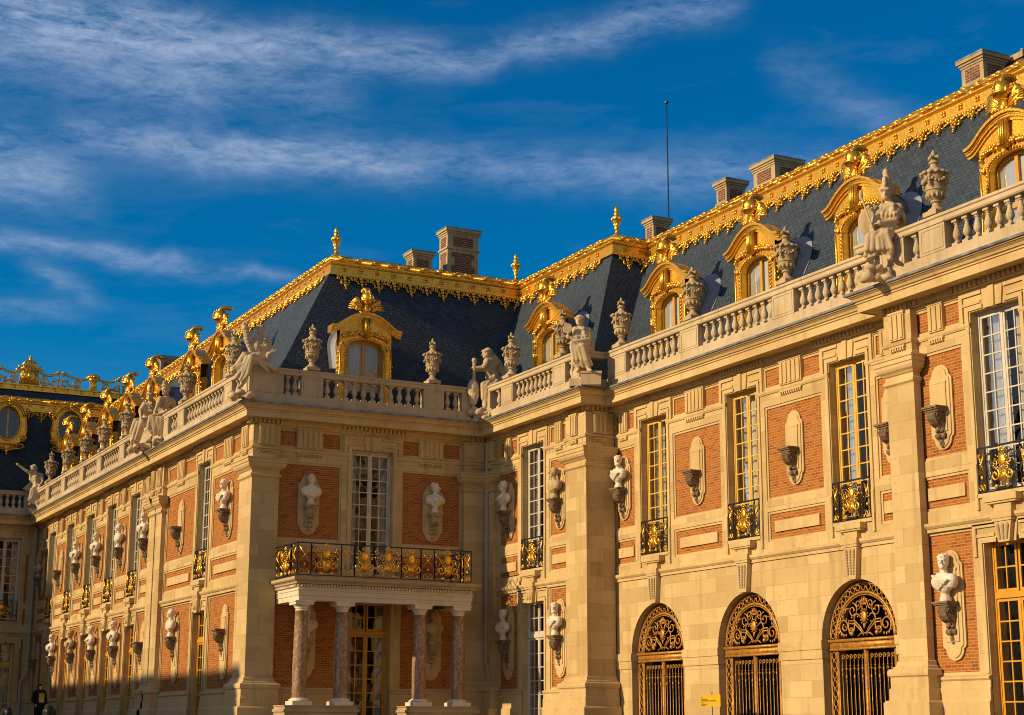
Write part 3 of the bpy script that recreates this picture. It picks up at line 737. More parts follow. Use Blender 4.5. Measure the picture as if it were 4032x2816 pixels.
def make_brick_chimney():
    m = MB(); m.box(L0, -.75, .75, -.5, .5, 0, 2.3); m.box(L0, -.79, .79, -.54, .54, 2.3, 2.42); o = m.build('chimney', 'sooty_brick')
    k = MB(); k.box(L0, -.86, .86, -.61, .61, 2.42, 2.62)
    for i in range(14): k.ell((-.8 + .123 * i, -.55, 2.66), (.08, .07, .06), 6, 4)
    k.build('lead_cap', 'grey_stone', o); return o
def make_chimney(w, d, h):
    """w along local x, d into the roof; z = 0 at its foot"""
    def mk():
        m = MB(); f = L0; b = MB(); D = d / 2
        m.box(f, -w / 2, w / 2, -D, D, 0, h - .28)
        for o_, z0, z1 in ((.03, h - .28, h - .20), (.07, h - .20, h - .12), (.12, h - .12, h)): m.box(f, -w / 2 - o_, w / 2 + o_, -D - o_, D + o_, z0, z1)
        m.box(f, -w / 2 - .05, w / 2 + .05, -D - .05, D + .05, h - .95, h - .87)
        o = m.build('chimney', 'grey_stone')
        c = MB(); c.box(f, -w / 2 - .135, w / 2 + .135, -D - .135, D + .135, h, h + .05); c.build('lead_cap', 'lead', o)
        for a, L in ((0, w), (1, d), (2, w), (3, d)):
            R = Matrix.Rotation(a * pi / 2, 3, 'Z'); off = (D if a % 2 == 0 else w / 2)
            ff = lambda u, dd, z, R=R, off=off: tuple(R @ Vector((u, -off - dd, z)))
            b.box(ff, -L * .32, L * .32, 0, .014, h - .81, h - .36)
            zb = 0.02; k = 0
            while zb < h - 1.1:
                hw_ = L * (.37 if k % 2 else .27); z1 = min(zb + .36, h - 1.08)
                b.box(ff, -hw_, hw_, 0, .014, zb, z1); zb = z1; k += 1
        b.build('brick_panel', 'sooty_brick', o)
        return o
    return mk
# ------------------------------------------------------------------ the palace: levels shared by every wing
Z_STR, Z_LOW, Z_UP, Z_FRZ = (6.62, 6.86), (7.17, 8.10), (8.45, 11.42), (11.97, 12.68)
FP = [(-10, 98.4), (19.62, 98.4), (19.62, 58.95), (29.45, 58.95), (29.45, 50.85), (30.5, 50.85), (30.5, 34.6), (29.85, 34.6), (29.85, 22)]
RP = [(-10, 100.0), (23.85, 100.0), (23.85, 62.3), (32.75, 62.3), (32.75, 54.25), (34.4, 54.25), (34.4, 20)]

class Wing:
    def __init__(s, base, label, group='wings of the palace'):
        s.at = (base[0], base[1], 0.); s.root = empty('palace_wing', s.at, 0, label, 'palace wing', group)
        s.stone = MB(); s.trim = MB(); s.brick = MB()
    def part(s, mb, name, m, **k): return mb.build(name, m, s.root, at=s.at, **k)
    def sub(s, key, make, loc, rz): return inst(key, make, loc, rz, s.root, s.at)
    def done(s):
        w = s.part(s.stone, 'wall', 'stone')
        if s.brick.v: s.brick.build('brick_strip', 'brick', s.root, at=s.at)
        t = s.part(s.trim, 'stone_moulding', 'trim_stone') if s.trim.v else None

def panel(w, f, u0, u1, z0, z1, tablet=False):
    """sunk brick panel in a stepped stone border"""
    e = .075; bk = MB(); tr = MB()
    bk.quad(f(u0 + e, -.07, z0 + e), f(u1 - e, -.07, z0 + e), f(u1 - e, -.07, z1 - e), f(u0 + e, -.07, z1 - e))
    for a, b, c, d in ((u0, u1, z0, z0 + e), (u0, u1, z1 - e, z1), (u0, u0 + e, z0 + e, z1 - e), (u1 - e, u1, z0 + e, z1 - e)): tr.box(f, a, b, -.09, -.035, c, d)
    for a, b in (((u0, z0), (u1, z0)), ((u0, z1), (u1, z1)), ((u0, z0), (u0, z1)), ((u1, z0), (u1, z1))):
        w.stone.quad(f(a[0], 0, a[1]), f(b[0], 0, b[1]), f(b[0], -.09, b[1]), f(a[0], -.09, a[1]))
    if tablet:
        c = (u0 + u1) / 2; h = (u1 - u0) * .385; tb = MB(); tb.box(f, c - h, c + h, -.08, -.01, z0 + .28, z1 - .31)
    o = w.part(bk, 'brick_panel', 'brick'); tr.build('stone_border', 'trim_stone', o, at=w.at)
    if tablet: tb.build('stone_tablet', 'trim_stone', o, at=w.at)
def opening(w, f, u0, u1, z0, z1, depth=.50):
    for a, b in (((u0, z0), (u1, z0)), ((u0, z1), (u1, z1)), ((u0, z0), (u0, z1)), ((u1, z0), (u1, z1))):
        w.stone.quad(f(a[0], 0, a[1]), f(b[0], 0, b[1]), f(b[0], -depth, b[1]), f(a[0], -depth, a[1]))
def wallgrid(w, f, u0, u1, z0, z1, holes):
    us = sorted({u0, u1} | {x for h in holes for x in h[:2] if u0 < x < u1}); zs = sorted({z0, z1} | {x for h in holes for x in h[2:4] if z0 < x < z1})
    for a, b in zip(us, us[1:]):
        run = None
        for c, d in zip(zs, zs[1:]):
            m = ((a + b) / 2, (c + d) / 2); hole = any(h[0] < m[0] < h[1] and h[2] < m[1] < h[3] for h in holes)
            if not hole: run = (run[0], d) if run else (c, d)
            if (hole or d == zs[-1]) and run:
                w.stone.quad(f(a, 0, run[0]), f(b, 0, run[0]), f(b, 0, run[1]), f(a, 0, run[1])); run = None
def segs(w, f, prof, u0, u1, gaps, name='frieze_moulding'):
    x = u0
    for a, b in sorted(gaps) + [(u1, u1)]:
        if a - x > .05:
            mb = MB(); mb.side(f, prof, x, min(a, u1)); w.part(mb, name, 'trim_stone')
        x = max(x, b)
def head(w, f, c, hw, z, key=True):
    """voussoirs and stepped moulding over a flat-headed opening"""
    t = MB()
    for s in (-1, 1):
        u = lambda x: c + s * x
        def bx(a, b, d1, z0, z1): t.box(f, *sorted((u(a), u(b))), -.02, d1, z0, z1)
        bx(.40, hw + .34, .05, z + .42, z + .52); bx(.46, hw + .30, .035, z + .18, z + .26); bx(hw + .22, hw + .34, .05, z - .30, z + .42)
        t.prism(f, [(u(.09), z), (u(.30), z), (u(.38), z + .545), (u(.11), z + .545)], -.05, .045)
        t.box(f, *sorted((u(hw + .03), u(hw + .15))), -.02, .04, z - 4.7 if z > 9 else 2.9, z + .10)
    t.box(f, c - hw - .15, c - .40, -.02, .041, z + .03, z + .135); t.box(f, c + .40, c + hw + .15, -.02, .041, z + .03, z + .135)
    t.prism(f, [(c - .085, z - .02), (c + .085, z - .02), (c + .105, z + .55), (c - .105, z + .55)], -.05, .09)
    w.part(t, 'window_surround', 'trim_stone')
def sill(w, f, c, hw):
    t = MB(); t.box(f, c - hw - .06, c + hw + .06, -.3, .06, 7.30, 7.40); t.box(f, c - .58, c + .58, -.02, .24, 7.13, 7.30); t.box(f, c - .52, c + .52, -.02, .20, 7.08, 7.13)
    t.box(f, c - .30, c + .30, -.02, .14, 6.88, 7.08)
    for s in (-1, 1): t.box(f, *sorted((c + s * (hw + .04), c + s * (hw + .14))), -.02, .06, 7.0, 8.2)
    w.part(t, 'window_sill', 'trim_stone')
def keystone(w, f, c, z0, beads):
    m = MB(); m.prism(f, [(c - .19, z0), (c + .19, z0), (c + .29, 6.62), (c - .29, 6.62)], -.3, .17); m.box(f, c - .33, c + .33, -.02, .20, 6.625, 6.70); m.box(f, c - .36, c + .36, -.02, .22, 6.70, 6.875)
    o = w.part(m, 'keystone', 'trim_stone'); g = MB()
    for k in (-1, 0, 1):
        for i in range(9 if beads else 1):
            if beads:
                z = 6.50 - i * (6.45 - z0) / 9.5; r = .062 * (1 - .045 * i)
                g.ell(f(c + k * .165 * (1 - .035 * i), .175, z), (r, r * .9, r * 1.25), 6, 5)
            else:
                g.tube([f(c + k * .13, .165, z0 + .12), f(c + k * .18, .165, 6.5)], [.035, .05], 6)
    g.build('carved_drop', 'grey_stone' if beads else 'trim_stone', o, at=w.at, smooth=True)
def triglyph(w, f, c, half):
    t = MB(); t.box(f, c - half, c + half, -.09, .05, 11.96, 12.70); t.box(f, c - half - .03, c + half + .03, -.09, .07, 12.70, 12.76)
    n = 3 if half < .4 else 5; s = 2 * half / n
    for i in range(n): t.box(f, c - half + s * (i + .18), c - half + s * (i + .72), .04, .085, 12.0, 12.66)
    t.box(f, c - half, c + half, 0, .07, 11.74, 11.79); k = 6 if half < .4 else 10
    for i in range(k):
        u = c - half + 2 * half * (i + .5) / k; t.prism(f, [(u - .035, 11.66), (u + .035, 11.66), (u + .02, 11.74), (u - .02, 11.74)], 0, .07)
    w.part(t, 'triglyph', 'trim_stone')
def dentils(w, f, c, half):
    n = int(2 * half / .17); t = MB()
    for i in range(n):
        u = c - half + 2 * half * (i + .5) / n; t.box(f, u - .052, u + .052, .02, .22, 12.82, 12.965)
    t.box(f, c - half - .02, c + half + .02, .02, .155, 12.78, 12.82); w.part(t, 'dentil_band', 'trim_stone')
PILAP = {'base': [(.06, 0), (.34, 0), (.34, 2.2), (.28, 2.26), (.22, 2.26), (.22, 2.56), (.19, 2.58), (.19, 2.85), (.20, 2.87), (.24, 2.90), (.25, 2.96), (.24, 3.04), (.20, 3.08), (.13, 3.09), (.13, 3.13), (.09, 3.15), (.06, 3.20), (.055, 3.27), (0, 3.30)],
         'capital': [(0, 10.70), (.02, 10.72), (.07, 10.76), (.07, 10.84), (.02, 10.88), (.02, 10.98), (.06, 11.0), (.10, 11.05), (.17, 11.10), (.21, 11.17), (.22, 11.25), (.25, 11.27), (.25, 11.38), (.28, 11.40), (.28, 11.45), (.0, 11.47)]}
def pilaster(w, path):
    m = MB(); m.sweep(path, [(0, 3.28), (0, 10.72)]); m.sweep(path, [(0, 11.46), (0, 11.80), (.05, 11.82), (.07, 11.90), (0, 11.94), (0, 12.74)])
    o = w.part(m, 'pilaster', 'stone')
    for k in ('capital', 'base'):
        q = MB(); q.sweep(path, PILAP[k]); q.build(k, 'trim_stone', o, at=w.at)
CORN = [(0, 12.72), (.05, 12.72), (.05, 12.78), (.11, 12.80), (.14, 12.965), (.60, 12.985), (.60, 12.955), (.63, 12.955), (.63, 13.19), (.67, 13.20), (.67, 13.235), (.65, 13.24), (.65, 13.26), (.70, 13.27), (.73, 13.33), (.79, 13.37), (.79, 13.39), (.84, 13.395), (.84, 13.43)]
def cornice(w, i0, i1):
    m = MB(); m.sweep(FP, CORN, i0, i1); o = w.part(m, 'cornice', 'trim_stone')
    g = MB(); g.sweep(FP, [(.80, 13.432), (.90, 13.432), (.91, 13.49), (.88, 13.505), (-1.7, 13.53)], i0, i1); g.build('lead_gutter', 'lead', o, at=w.at)
def string_course(w, i0, i1):
    m = MB(); m.sweep(FP, [(-.02, 6.60), (.05, 6.60), (.05, 6.69), (.08, 6.70), (.13, 6.76), (.13, 6.84), (-.02, 6.87)], i0, i1); w.part(m, 'string_course', 'trim_stone')
def balustrade(w, i0, i1, f, piers, spans, tall=()):
    m = MB(); m.sweep(FP, [(.22, 13.50), (.64, 13.50), (.64, 13.60), (.60, 13.64), (.60, 13.90), (.24, 13.92), (.22, 13.50)], i0, i1)
    m.sweep(FP, [(.25, 14.66), (.59, 14.66), (.62, 14.70), (.62, 14.80), (.66, 14.83), (.66, 14.90), (.20, 14.93), (.25, 14.66)], i0, i1)
    return m
def piers(m, f, lst):
    for a, b in lst:
        m.box(f, a, b, .26, .615, 13.905, 14.67)
        for x0, x1, z0, z1 in ((a + .07, b - .07, 14.56, 14.60), (a + .07, b - .07, 13.98, 14.02), (a + .07, a + .11, 14.02, 14.56), (b - .11, b - .07, 14.02, 14.56)): m.box(f, x0, x1, .6, .63, z0, z1)
        m.box(f, a - .01, b + .01, .25, .645, 14.655, 14.69)
def balusters(w, par, kind, plane, spans):
    for a, b, n in spans:
        for i in range(n):
            u = a + (b - a) * (i + .5) / n
            loc = (plane - .42, u, 13.915) if kind == 'x' else (u, plane - .42, 13.915)
            inst('baluster', make_baluster, loc, 0, par, w.at)
def bay(w, f, kind, plane, c, hw, z0, z1, win, key, curt_key=None, rail=True):
    """upper window with its balcony railing"""
    opening(w, f, c - hw, c + hw, z0, z1)
    loc = (plane + .26, c, z0) if kind == 'x' else (c, plane + .26, z0)
    o = w.sub(key, win, loc, RX if kind == 'x' else 0)
    if rail:
        loc = (plane - .03, c, z0 + .01) if kind == 'x' else (c, plane - .03, z0 + .01)
        w.sub('rail%.2f' % hw, make_railing(2 * hw - .02), loc, RX if kind == 'x' else 0)
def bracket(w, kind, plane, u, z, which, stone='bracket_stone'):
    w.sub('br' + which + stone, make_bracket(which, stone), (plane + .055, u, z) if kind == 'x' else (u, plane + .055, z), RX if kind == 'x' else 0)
def trims(w, f, u0, u1, low_gaps, up_gaps):
    segs(w, f, [(-.02, 11.80), (.03, 11.80), (.06, 11.86), (.06, 11.92), (-.02, 11.94)], u0, u1, up_gaps)
    segs(w, f, [(-.02, 2.74), (.06, 2.74), (.10, 2.78), (.10, 2.83), (-.02, 2.88)], u0, u1, low_gaps, 'plinth_moulding')
    segs(w, f, [(-.02, 0), (.12, 0), (.12, 2.20), (.07, 2.26), (.07, 2.55), (.05, 2.57), (.05, 2.74), (-.02, 2.74)], u0, u1, low_gaps, 'plinth')

def roof_poly(w, polys, m='slate', name='roof'):
    b = MB()
    for p in polys: b.add(p, [tuple(range(len(p)))])
    return w.part(b, name, m)
def crest(w, i0, i1, u_in=0., zt=0., fringe=True, par=None):
    """gilded ridge: leaf-bound roll, rosetted fascia, hanging lambrequin"""
    m = MB(); z = zt
    m.sweep(RP, [(-.35, 20.30 + z), (.10, 19.98 + z), (.30, 19.98 + z), (.30, 20.05 + z), (.25, 20.07 + z), (.23, 20.40 + z), (.28, 20.43 + z), (.31, 20.48 + z), (.31, 20.52 + z), (.10, 20.54 + z)], i0, i1)
    o = w.part(m, 'roof_cresting', 'gold')
    r = MB(); R = [(.10 + .21 * cos(a), 20.64 + z + .18 * sin(a)) for a in [-pi * .35 + i * 2 * pi * .85 / 12 for i in range(13)]]
    r.sweep(RP, R, i0, i1); r.build('ridge_roll', 'gold', o, at=w.at, smooth=True)
    g = MB()
    for i in range(i0, i1):
        p, q = RP[i], RP[i + 1]; L = math.hypot(q[0] - p[0], q[1] - p[1]); t = ((q[0] - p[0]) / L, (q[1] - p[1]) / L); nn = (t[1], -t[0])
        f = lambda u, d, z_, p=p, t=t, nn=nn: (p[0] + t[0] * u + nn[0] * d, p[1] + t[1] * u + nn[1] * d, z_ + z)
        u = .375; k = 0; K_ = {0: .08, 1: .558, 2: .355, 3: .413, 4: .362, 5: .486}[i]
        if i == 0: u = 26.6
        while u < L - .2:
            far = p[1] > 90 or (f(u, 0, 0)[1] > 80)
            for a in range(4 if not far else 2):  # rosette
                g.ell(f(u + .07 * cos(a * pi / 2 + .8), .26, 20.25 + .07 * sin(a * pi / 2 + .8)), (.065, .04, .055), 6, 4)
            # leaves wound round the roll
            la, lb = abs(t[0]), abs(t[1])
            for b in range(6):
                a = -.6 + b * .55; rr = .13 if b % 2 else .17; g.ell(f(u + .14 * b - .3, (.10 + .20 * cos(a)), 20.64 + .175 * sin(a)), (.06 + la * rr, .06 + lb * rr, .06), 6, 4)
            for b in range(3): g.ell(f(u + rnd.uniform(-.35, .35), (.10 + .21 * cos(b * .8)), 20.64 + .175 * sin(b * .8)), (.05 + la * .2, .05 + lb * .2, .05), 6, 4)
            if fringe:
                so = lambda zz: .10 + (20.4 - zz) * K_
                for b in range(6): g.ell(f(u - .31 + .125 * b, so(19.94) + .03, 19.94), (.05, .05, .06), 6, 4)
                big = k % 2 == 0; fz = lambda uu, d, zz: f(uu, so(zz) + d, zz)
                for s in (-1, 1):
                    g.tube([fz(*x) for x in [(u + s * x_, 0, z_) for x_, z_ in ((.02, 19.98), (.14, 20.0), (.25, 19.90), (.24, 19.78), (.15, 19.76), (.13, 19.85))]], [.03, .04, .045, .04, .035, .03], 5)
                    g.tube([fz(u + s * .36, 0, 20.0), fz(u + s * .30, .01, 19.88), fz(u + s * .34, .01, 19.78)], [.04, .05, .03], 5)
                    g.ell(fz(u + s * .17, .03, 19.68), (.06, .04, .05), 6, 4)
                    if big: g.tube([fz(u + s * .04, 0, 19.62), fz(u + s * .15, 0, 19.58), fz(u + s * .19, 0, 19.66)], [.03, .045, .03], 5)
                for zz, rr in ((19.92, .10), (19.78, .085), (19.64, .07)) + (((19.52, .075), (19.43, .045), (19.37, .035)) if big else ((19.54, .04),)): g.ell(fz(u, .03, zz), (rr, .05, rr), 7, 5)
            u += .75; k += 1
    g.build('gilt_ornament', 'gold', o, at=w.at, smooth=True)
    return o
def finial(w, x, y, z=20.80): w.sub('finial', make_finial, (x, y, z), 0)
def chim(w, x0, x1, y0, y1, zt, zb=20.2):
    w.sub('chim%.2f%.2f' % (x1 - x0, y1 - y0), make_chimney(x1 - x0 - .26, y1 - y0 - .26, zt - zb - .05), ((x0 + x1) / 2, (y0 + y1) / 2, zb), 0)
def downpipe(w, x, y, z0, z1, kick):
    m = MB(); m.tube([(x, y, z1), (x, y, z0 + 1.0), (x + kick[0], y + kick[1], z0 + .6), (x + kick[0], y + kick[1], z0 - 2.2)], .085, 10)
    for z in (z1 - 1.8, z1 - 4.0, z1 - 6.6, z0 + 1.15): m.lathe([(.085, 0), (.11, .01), (.11, .07), (.085, .08)], 10, (x, y, z))
    w.part(m, 'drainpipe', 'pipe_paint', smooth=True, sharp=40)

WIN_O = make_window(.85, 4.80, 9, 'ochre_paint', curtain='wide')
WIN_C = make_window(.86, 4.80, 9, 'cream_paint', curtain='thin')
WIN_D = make_window(.86, 4.80, 9, 'cream_paint', curtain=None)
DOOR_W = make_window(.83, 5.5, 7, 'cream_paint', transom=4.25, curtain=None, kick=.5)
DOOR_O = make_window(.82, 5.45, 7, 'orange_paint', transom=4.25, curtain=None, kick=.5)

# ---- long left wing with its end front behind the portico
wa = Wing((19.62, 58.95), 'long brick and stone wing behind the portico, running to the far left')
f = FX(19.62); wins = [65.45, 76.3, 80.75, 85.2, 89.75, 94.25]; hw = .83
gaps = [(c - hw, c + hw) for c in wins]
pan = [(60.3, 64.22), (66.72, 70.95), (73.25, 75.05), (77.5, 79.55), (81.95, 84.0), (86.4, 88.55), (90.95, 93.05), (95.45, 97.9)]
holes = [(c - hw, c + hw, 7.4, 12.2) for c in wins] + [(c - hw, c + hw, .6, 6.18) for c in wins]
for a, b in pan:
    for z0, z1 in (Z_FRZ, Z_UP, Z_LOW, (2.88, 6.60)): holes.append((a, b, z0, z1)); panel(wa, f, a, b, z0, z1, (z0, z1) == Z_LOW)
    c = (a + b) / 2; triglyph(wa, f, c, .5 if b - a > 3 else .27)
wallgrid(wa, f, 58.95, 98.4, 0, 12.75, holes)
for c in wins:
    bay(wa, f, 'x', 19.62, c, hw, 7.4, 12.2, make_window(.83, 4.8, 9, 'cream_paint', curtain='thin'), 'winA')
    opening(wa, f, c - hw, c + hw, .6, 6.18); wa.sub('doorA', make_window(.83, 5.55, 7, 'orange_paint', transom=4.3, curtain=None, kick=.4), (19.88, c, .62), RX)
    head(wa, f, c, hw, 12.2); head(wa, f, c, hw, 6.06); sill(wa, f, c, hw); keystone(wa, f, c, 6.02, False); dentils(wa, f, c, 1.15)
for y, up, lo in ((62.05, 1, 1), (68.72, 1, 1), (73.95, 1, 1), (78.45, 1, 1), (82.95, 1, 1), (87.45, 1, 1), (91.95, 1, 1), (96.75, 1, 1)):
    bracket(wa, 'x', 19.62, y, 9.85, 'upper'); bracket(wa, 'x', 19.62, y, 5.20, 'high')
trims(wa, f, 58.95, 98.4, gaps, gaps)
f2 = FY(58.95); holes = [(23.53, 25.27, 7.4, 12.08), (23.53, 25.27, .6, 6.28)]
for a, b in ((20.52, 23.12), (25.65, 28.27)):
    for z0, z1 in (Z_FRZ, Z_UP, Z_LOW, (2.88, 6.60)): holes.append((a, b, z0, z1)); panel(wa, f2, a, b, z0, z1)
    triglyph(wa, f2, (a + b) / 2 - .05, .53)
wallgrid(wa, f2, 19.62, 29.45, 0, 12.75, holes)
bay(wa, f2, 'y', 58.95, 24.4, .87, 7.4, 12.08, make_window(.87, 4.68, 9, 'cream_paint', curtain='thin'), 'winE', rail=False)
opening(wa, f2, 23.53, 25.27, .6, 6.28); wa.sub('doorE', make_window(.87, 5.65, 7, 'orange_paint', transom=4.42, curtain='thin', kick=.4), (24.4, 59.29, .62), 0)
head(wa, f2, 24.4, .87, 12.08); head(wa, f2, 24.4, .87, 6.14); dentils(wa, f2, 24.45, 1.4); dentils(wa, f2, 19.95, .7); dentils(wa, f2, 29.0, .42); dentils(wa, f, 59.5, .7)
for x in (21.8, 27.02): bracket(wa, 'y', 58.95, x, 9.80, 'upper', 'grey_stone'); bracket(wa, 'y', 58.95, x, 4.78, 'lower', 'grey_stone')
trims(wa, f2, 19.62, 29.45, [(23.53, 25.27)], [(23.53, 25.27)])
pilaster(wa, [(19.62, 60.22), (19.43, 60.22), (19.43, 58.74), (20.5, 58.74), (20.5, 58.95)])
for a, b in ((71.05, 71.98), (72.15, 73.1)): pilaster(wa, [(19.62, b), (19.43, b), (19.43, a), (19.62, a)])
pilaster(wa, [(28.3, 58.95), (28.3, 58.74), (29.42, 58.74)])
for a, b, k in ((19.55, 20.35, f2), (28.55, 29.25, f2), (59.2, 60.0, f), (71.2, 71.85, f), (72.3, 72.95, f)):
    g2 = (lambda k: (lambda u, d, z: k(u, d + .2, z)))(k); triglyph(wa, g2, (a + b) / 2, (b - a) / 2 * .8)
cornice(wa, 1, 3); string_course(wa, 1, 3)
m = balustrade(wa, 1, 3, f, 0, 0)
piers(m, f, [(58.45, 59.35), (60.35, 61.35), (66.8, 67.8), (69.2, 74.4), (76.7, 77.7), (81.2, 82.2), (85.0, 86.0), (89.3, 90.3), (93.3, 94.3), (96.9, 97.75)])
piers(m, f2, [(19.05, 20.42), (21.15, 22.02), (26.30, 27.17), (27.98, 28.6)])
bo = wa.part(m, 'balustrade', 'balustrade_stone')
balusters(wa, bo, 'x', 19.62, [(59.4, 60.3, 2), (61.4, 66.75, 13), (67.85, 69.15, 3), (74.45, 76.65, 5), (77.75, 81.15, 8), (82.25, 84.95, 7), (86.05, 89.25, 8), (90.35, 93.25, 7), (94.35, 96.85, 6)])
balusters(wa, bo, 'y', 58.95, [(20.48, 21.1, 2), (22.06, 26.26, 11), (27.22, 27.94, 2)])
ro = roof_poly(wa, [[(19.95, 98.6, 13.5), (19.95, 59.85, 13.5), (23.8, 62.3, 20.4), (23.8, 100.2, 20.4)], [(19.95, 59.85, 13.5), (29.9, 59.85, 13.5), (32.75, 62.3, 20.4), (23.8, 62.3, 20.4)], [(23.8, 62.3, 20.4), (32.75, 62.3, 20.4), (34, 66, 20.7), (34, 100.2, 20.7), (23.8, 100.2, 20.4)]])
crest(wa, 1, 3); finial(wa, 23.98, 62.45); finial(wa, 32.55, 62.45)
wa.sub('dormerE', make_dormer(1.75, 2.82, -.10), (24.4, 59.95, 13.5), 0)
for y in (65.6, 69.7, 76.3, 80.75, 85.2, 89.8, 94.2): wa.sub('dormerA', make_dormer(2.4, 1.79, -.20), (20.15, y, 13.5), RX)
chim(wa, 27.85, 29.0, 63.3, 64.3, 22.0); chim(wa, 29.65, 31.45, 63.63, 64.75, 23.4); chim(wa, 24.9, 26.2, 93.3, 94.4, 22.9)
downpipe(wa, 29.22, 58.55, 3.0, 12.7, (.1, -.1)); wa.done()

# ---- the next wing forward, one bay, with a pilaster at its corner
wb = Wing((29.45, 50.85), 'narrow one-bay brick wing between the portico and the three arches')
f = FX(29.45); c = 55.05; hw = .88; holes = [(c - hw, c + hw, 7.4, 12.2), (c - hw, c + hw, .6, 6.26)]
for a, b in ((52.2, 53.74), (56.3, 57.92)):
    for z0, z1 in (Z_FRZ, Z_UP, Z_LOW, (2.88, 6.60)): holes.append((a, b, z0, z1)); panel(wb, f, a, b, z0, z1, (z0, z1) == Z_LOW)
    triglyph(wb, f, (a + b) / 2, .25)
wallgrid(wb, f, 50.85, 58.95, 0, 12.75, holes)
bay(wb, f, 'x', 29.45, c, hw, 7.4, 12.2, make_window(.88, 4.8, 9, 'cream_paint', curtain='thin'), 'winB')
opening(wb, f, c - hw, c + hw, .6, 6.26); wb.sub('doorB', make_window(.88, 5.62, 7, 'cream_paint', transom=4.28, curtain=None, kick=.4), (29.71, c, .62), RX)
head(wb, f, c, hw, 12.2); head(wb, f, c, hw, 6.12); sill(wb, f, c, hw); keystone(wb, f, c, 6.1, False); dentils(wb, f, c, 1.3); dentils(wb, f, 51.5, .7)
for y in (57.1, 52.97): bracket(wb, 'x', 29.45, y, 9.82, 'upper'); bracket(wb, 'x', 29.45, y, 4.80, 'lower')
trims(wb, f, 50.85, 58.95, [(c - hw, c + hw)], [(c - hw, c + hw)])
f3 = FY(50.85); wallgrid(wb, f3, 29.45, 30.5, 0, 12.75, [])
pilaster(wb, [(29.45, 52.17), (29.27, 52.17), (29.27, 50.66), (30.45, 50.66)]); pilaster(wb, [(29.45, 58.72), (29.27, 58.72), (29.27, 58.05), (29.45, 58.05)])
for k, u in ((f, 51.5), (f3, 29.85), (f, 58.4)): triglyph(wb, (lambda k: (lambda u, d, z: k(u, d + .2, z)))(k), u, .27)
dentils(wb, f3, 29.95, .45); cornice(wb, 3, 5); string_course(wb, 3, 5)
m = balustrade(wb, 3, 5, f, 0, 0); piers(m, f, [(57.55, 58.3), (55.6, 56.58), (51.4, 52.35), (50.35, 50.95)])
bo = wb.part(m, 'balustrade', 'balustrade_stone'); balusters(wb, bo, 'x', 29.45, [(56.65, 57.5, 1), (52.4, 55.55, 9), (50.98, 51.36, 1)])
roof_poly(wb, [[(29.87, 59.85, 13.5), (29.87, 51.75, 13.5), (32.72, 54.25, 20.4), (32.72, 62.3, 20.4)], [(29.87, 51.75, 13.5), (31.02, 51.75, 13.5), (34.4, 54.25, 20.4), (32.72, 54.25, 20.4)], [(32.72, 62.3, 20.4), (32.72, 54.25, 20.4), (34.4, 54.25, 20.4), (40, 56, 20.7), (40, 66, 20.7), (34, 66, 20.7)]])
crest(wb, 3, 5); finial(wb, 32.98, 54.45)
wb.sub('dormerB', make_dormer(2.0, 2.42, -.18), (30.05, 55.0, 13.5), RX); chim(wb, 35.1, 36.15, 55.1, 55.98, 22.3); wb.done()

# ---- the arcade wing
wc = Wing((30.5, 34.6), 'wing with three gated arches below and three tall yellow windows above')
f = FX(30.5); cs = [48.03, 42.72, 37.37]; hw = .85; R = 1.66
pan = [(49.33, 50.72), (43.96, 46.83), (38.62, 41.5), (34.95, 36.15)]
holes = [(c - hw, c + hw, 7.4, 12.2) for c in cs] + [(c - R, c + R, 0, 4.06 + R) for c in cs]
for i, (a, b) in enumerate(pan):
    for z0, z1 in (Z_FRZ, Z_UP, Z_LOW): holes.append((a, b, z0, z1)); panel(wc, f, a, b, z0, z1, (z0, z1) == Z_LOW)
    triglyph(wc, f, (a + b) / 2, .55 if b - a > 2 else .27)
wallgrid(wc, f, 34.6, 50.85, 0, 12.75, holes)
for c, ck in zip(cs, ('a', 'b', 'c')):
    bay(wc, f, 'x', 30.5, c, hw, 7.4, 12.2, make_window(.85, 4.8, 9, 'ochre_paint', curtain={'a': 'wide', 'b': 'full', 'c': 'half'}[ck]), 'winC' + ck)
    head(wc, f, c, hw, 12.2); sill(wc, f, c, hw); keystone(wc, f, c, 5.70, True); dentils(wc, f, c, 1.45)
    n = 32; zt = 4.06 + R
    for i in range(n):
        a0, a1 = pi * i / n, pi * (i + 1) / n; p = (c + R * cos(a0), 4.06 + R * sin(a0)); q = (c + R * cos(a1), 4.06 + R * sin(a1))
        wc.stone.quad(f(p[0], 0, p[1]), f(q[0], 0, q[1]), f(q[0], 0, zt), f(p[0], 0, zt)); wc.stone.quad(f(p[0], 0, p[1]), f(q[0], 0, q[1]), f(q[0], -.85, q[1]), f(p[0], -.85, p[1]))
    for s in (-1, 1): wc.stone.quad(f(c + s * R, 0, 0), f(c + s * R, -.85, 0), f(c + s * R, -.85, 4.06), f(c + s * R, 0, 4.06))
    wc.sub('gate', make_gate, (30.76, c, 0), RX)
x = 50.85
for c in cs + [34.6]:
    a, b = (c + R, x) if c != 34.6 else (34.6, x)
    im = MB(); im.box(f, a - (.0 if c == 34.6 else .05), b + (.05 if b < 50 else 0), -.5, .07, 3.80, 4.06); im.box(f, a - (.0 if c == 34.6 else .03), b + (.03 if b < 50 else 0), -.5, .04, 3.53, 3.80)
    wc.part(im, 'impost_block', 'trim_stone'); x = c - R
for y in (50.1, 45.38, 40.04, 35.5): bracket(wc, 'x', 30.5, y, 9.92, 'upper')
segs(wc, f, [(-.02, 11.80), (.03, 11.80), (.06, 11.86), (.06, 11.92), (-.02, 11.94)], 34.6, 50.85, [(c - hw, c + hw) for c in cs])
cornice(wc, 5, 6); string_course(wc, 5, 6)
